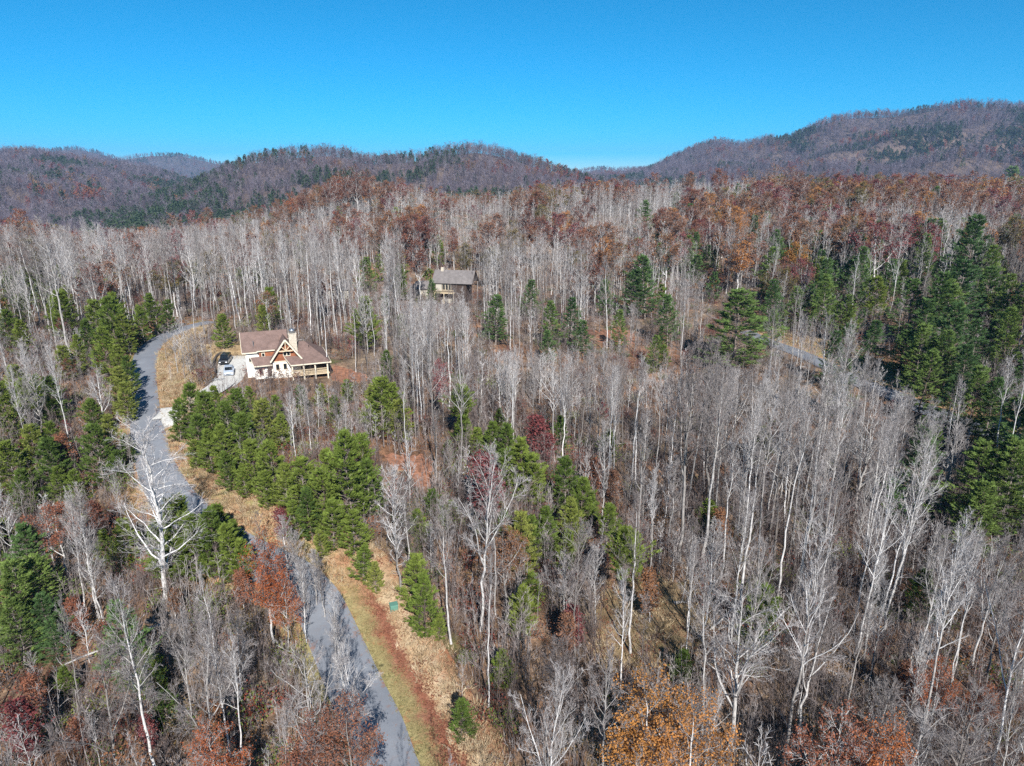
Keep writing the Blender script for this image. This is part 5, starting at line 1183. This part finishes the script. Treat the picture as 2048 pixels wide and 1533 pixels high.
pst = np.where((C[:, 0] > -10), .62, .42)+fbm(C[:, 0]/30+5, C[:, 1]/30, 3)*.8
u = rg.rand(n); ix = np.where(u < pst, rg.randint(0, 4, n), np.where(rg.rand(n) < .42, rg.randint(4, 6, n), np.where(rg.rand(n) < .72, rg.randint(6, 8, n), 8)))
ix = np.where(rg.rand(n) < .012, rg.randint(9, 11, n), ix)
s = rg.uniform(.6, 1.35, n); blk_ = ((PX > 425) & (PX < 670) & (PY > 765) & (PY < 900)) | ((PX > 1545) & (PX < 1900) & (PY > 690) & (PY < 900)); s = np.where(blk_, s*.8, s)
scatter('undergrowth', US, np.stack([C[:, 0], C[:, 1], Z-.05], 1), rg.rand(n)*6.28, np.stack([s, s, s], 1), ix, 'thin grey saplings, brush and scrub between the trees')
print('undergrowth', n, time.time()-T0)
def tuft(seed, n=26, H=.45, rad=.35, w=.02):
    r_ = np.random.RandomState(seed); f = Acc(); az = r_.rand(n)*6.28; rr_ = rad*np.sqrt(r_.rand(n))
    B = np.stack([rr_*np.cos(az), rr_*np.sin(az), 0*az], 1); D = nrm(np.stack([np.cos(az)*.6, np.sin(az)*.6, 1+0*az], 1)+r_.normal(0, .3, (n, 3)))*(H*(.5+.7*r_.rand(n)))[:, None]
    f.tris(B, D, nrm(np.cross(D, r_.normal(size=D.shape)))*w); return f
M['straw'] = leaf_mat('dry_grass', [(0, (.30, .20, .11)), (.5, (.44, .33, .20)), (1, (.58, .48, .33))], .3, .2)
M['turf'] = leaf_mat('green_brown_grass', [(0, (.16, .15, .06)), (.5, (.27, .22, .10)), (1, (.36, .28, .15))], .3, .2)
fl = Acc(); r_ = np.random.RandomState(5); Cc = np.stack([r_.uniform(-.6, .6, 26), r_.uniform(-.6, .6, 26), r_.uniform(.02, .09, 26)], 1); U = nrm(np.stack([r_.normal(size=26), r_.normal(size=26), r_.normal(0, .25, 26)], 1)); fl.quads(Cc, U*.07, nrm(np.cross(U, np.array([[0, 0, 1.]])+r_.normal(0, .3, (26, 3))))*.11)
gs = [join_meshes('tuft', [(tuft(700, 30, .6, .4, .025), M['straw'])]), join_meshes('tuft', [(tuft(701, 30, .5, .45, .025), M['straw'])]), join_meshes('turf', [(tuft(702, 40, .16, .5, .02), M['turf'])]), join_meshes('fallen', [(fl, M['leaf_rust'])])]
GS = source('grass_source', gs)
def along(L, n, o0, o1):
    i = rg.rand(n)*(len(L)-1.01); k = i.astype(int); f = i-k; o = rg.uniform(o0, o1, n)
    t = L[k+1]-L[k]; t /= np.linalg.norm(t, axis=1)[:, None]; p = L[k]+(L[k+1]-L[k])*f[:, None]; return p+np.stack([t[:, 1], -t[:, 0]], 1)*o[:, None], o
Lr = road_c[road_c[:, 1] < 175]
p1, o1 = along(Lr, 3600, W2+.1, W2+6.8); e = o1-W2
lowp = p1[:, 1] < 64
e2 = e+rg.normal(0, .35, len(e)); e_ = e; e = e2
ix1 = np.where((e < 2.2) & (lowp | (rg.rand(len(e)) < .3)), 2, np.where((e > 2.2) & (e < 3.3) & lowp, 3, np.where(rg.rand(len(e)) < .25, 3, rg.randint(0, 2, len(e)))))
p2_, o2 = along(Lr, 1600, -W2-2.6, -W2-.1); ix2 = np.where(rg.rand(1600) < .75, 2, 3)
p3, o3 = along(road2_c, 1500, -9, -2.6); ix3 = np.where(rg.rand(1500) < .3, 3, rg.randint(0, 2, 1500))
q4 = [on_ground(rg.uniform(1190, 1430), rg.uniform(1165, 1350)) for _ in range(420)]+[on_ground(rg.uniform(395, 498), rg.uniform(684, 722)) for _ in range(160)]
p4 = np.array([(a.x, a.y) for a in q4]); ix4 = np.where(rg.rand(len(p4)) < .45, rg.randint(0, 2, len(p4)), 2+rg.randint(0, 2, len(p4)))
p5, o5 = along(Lr, 500, -W2, W2)
PP = np.vstack([p1, p2_, p3, p4]); II = np.concatenate([ix1, ix2, ix3, ix4])
ZZ = hgt(PP[:, 0], PP[:, 1])+np.concatenate([np.interp(e_, ac, [.07, .09, .04, .02, .10, .22, .28, .22, -.05]), np.full(len(p2_)+len(p3)+len(p4), .06)]); s = rg.uniform(.6, 1.5, len(PP))
scatter('grass', GS, np.stack([PP[:, 0], PP[:, 1], ZZ], 1), rg.rand(len(PP))*6.28, np.stack([s, s, s], 1), II, 'dry grass tufts and drifted red leaves along the road banks')
print('done', time.time()-T0)
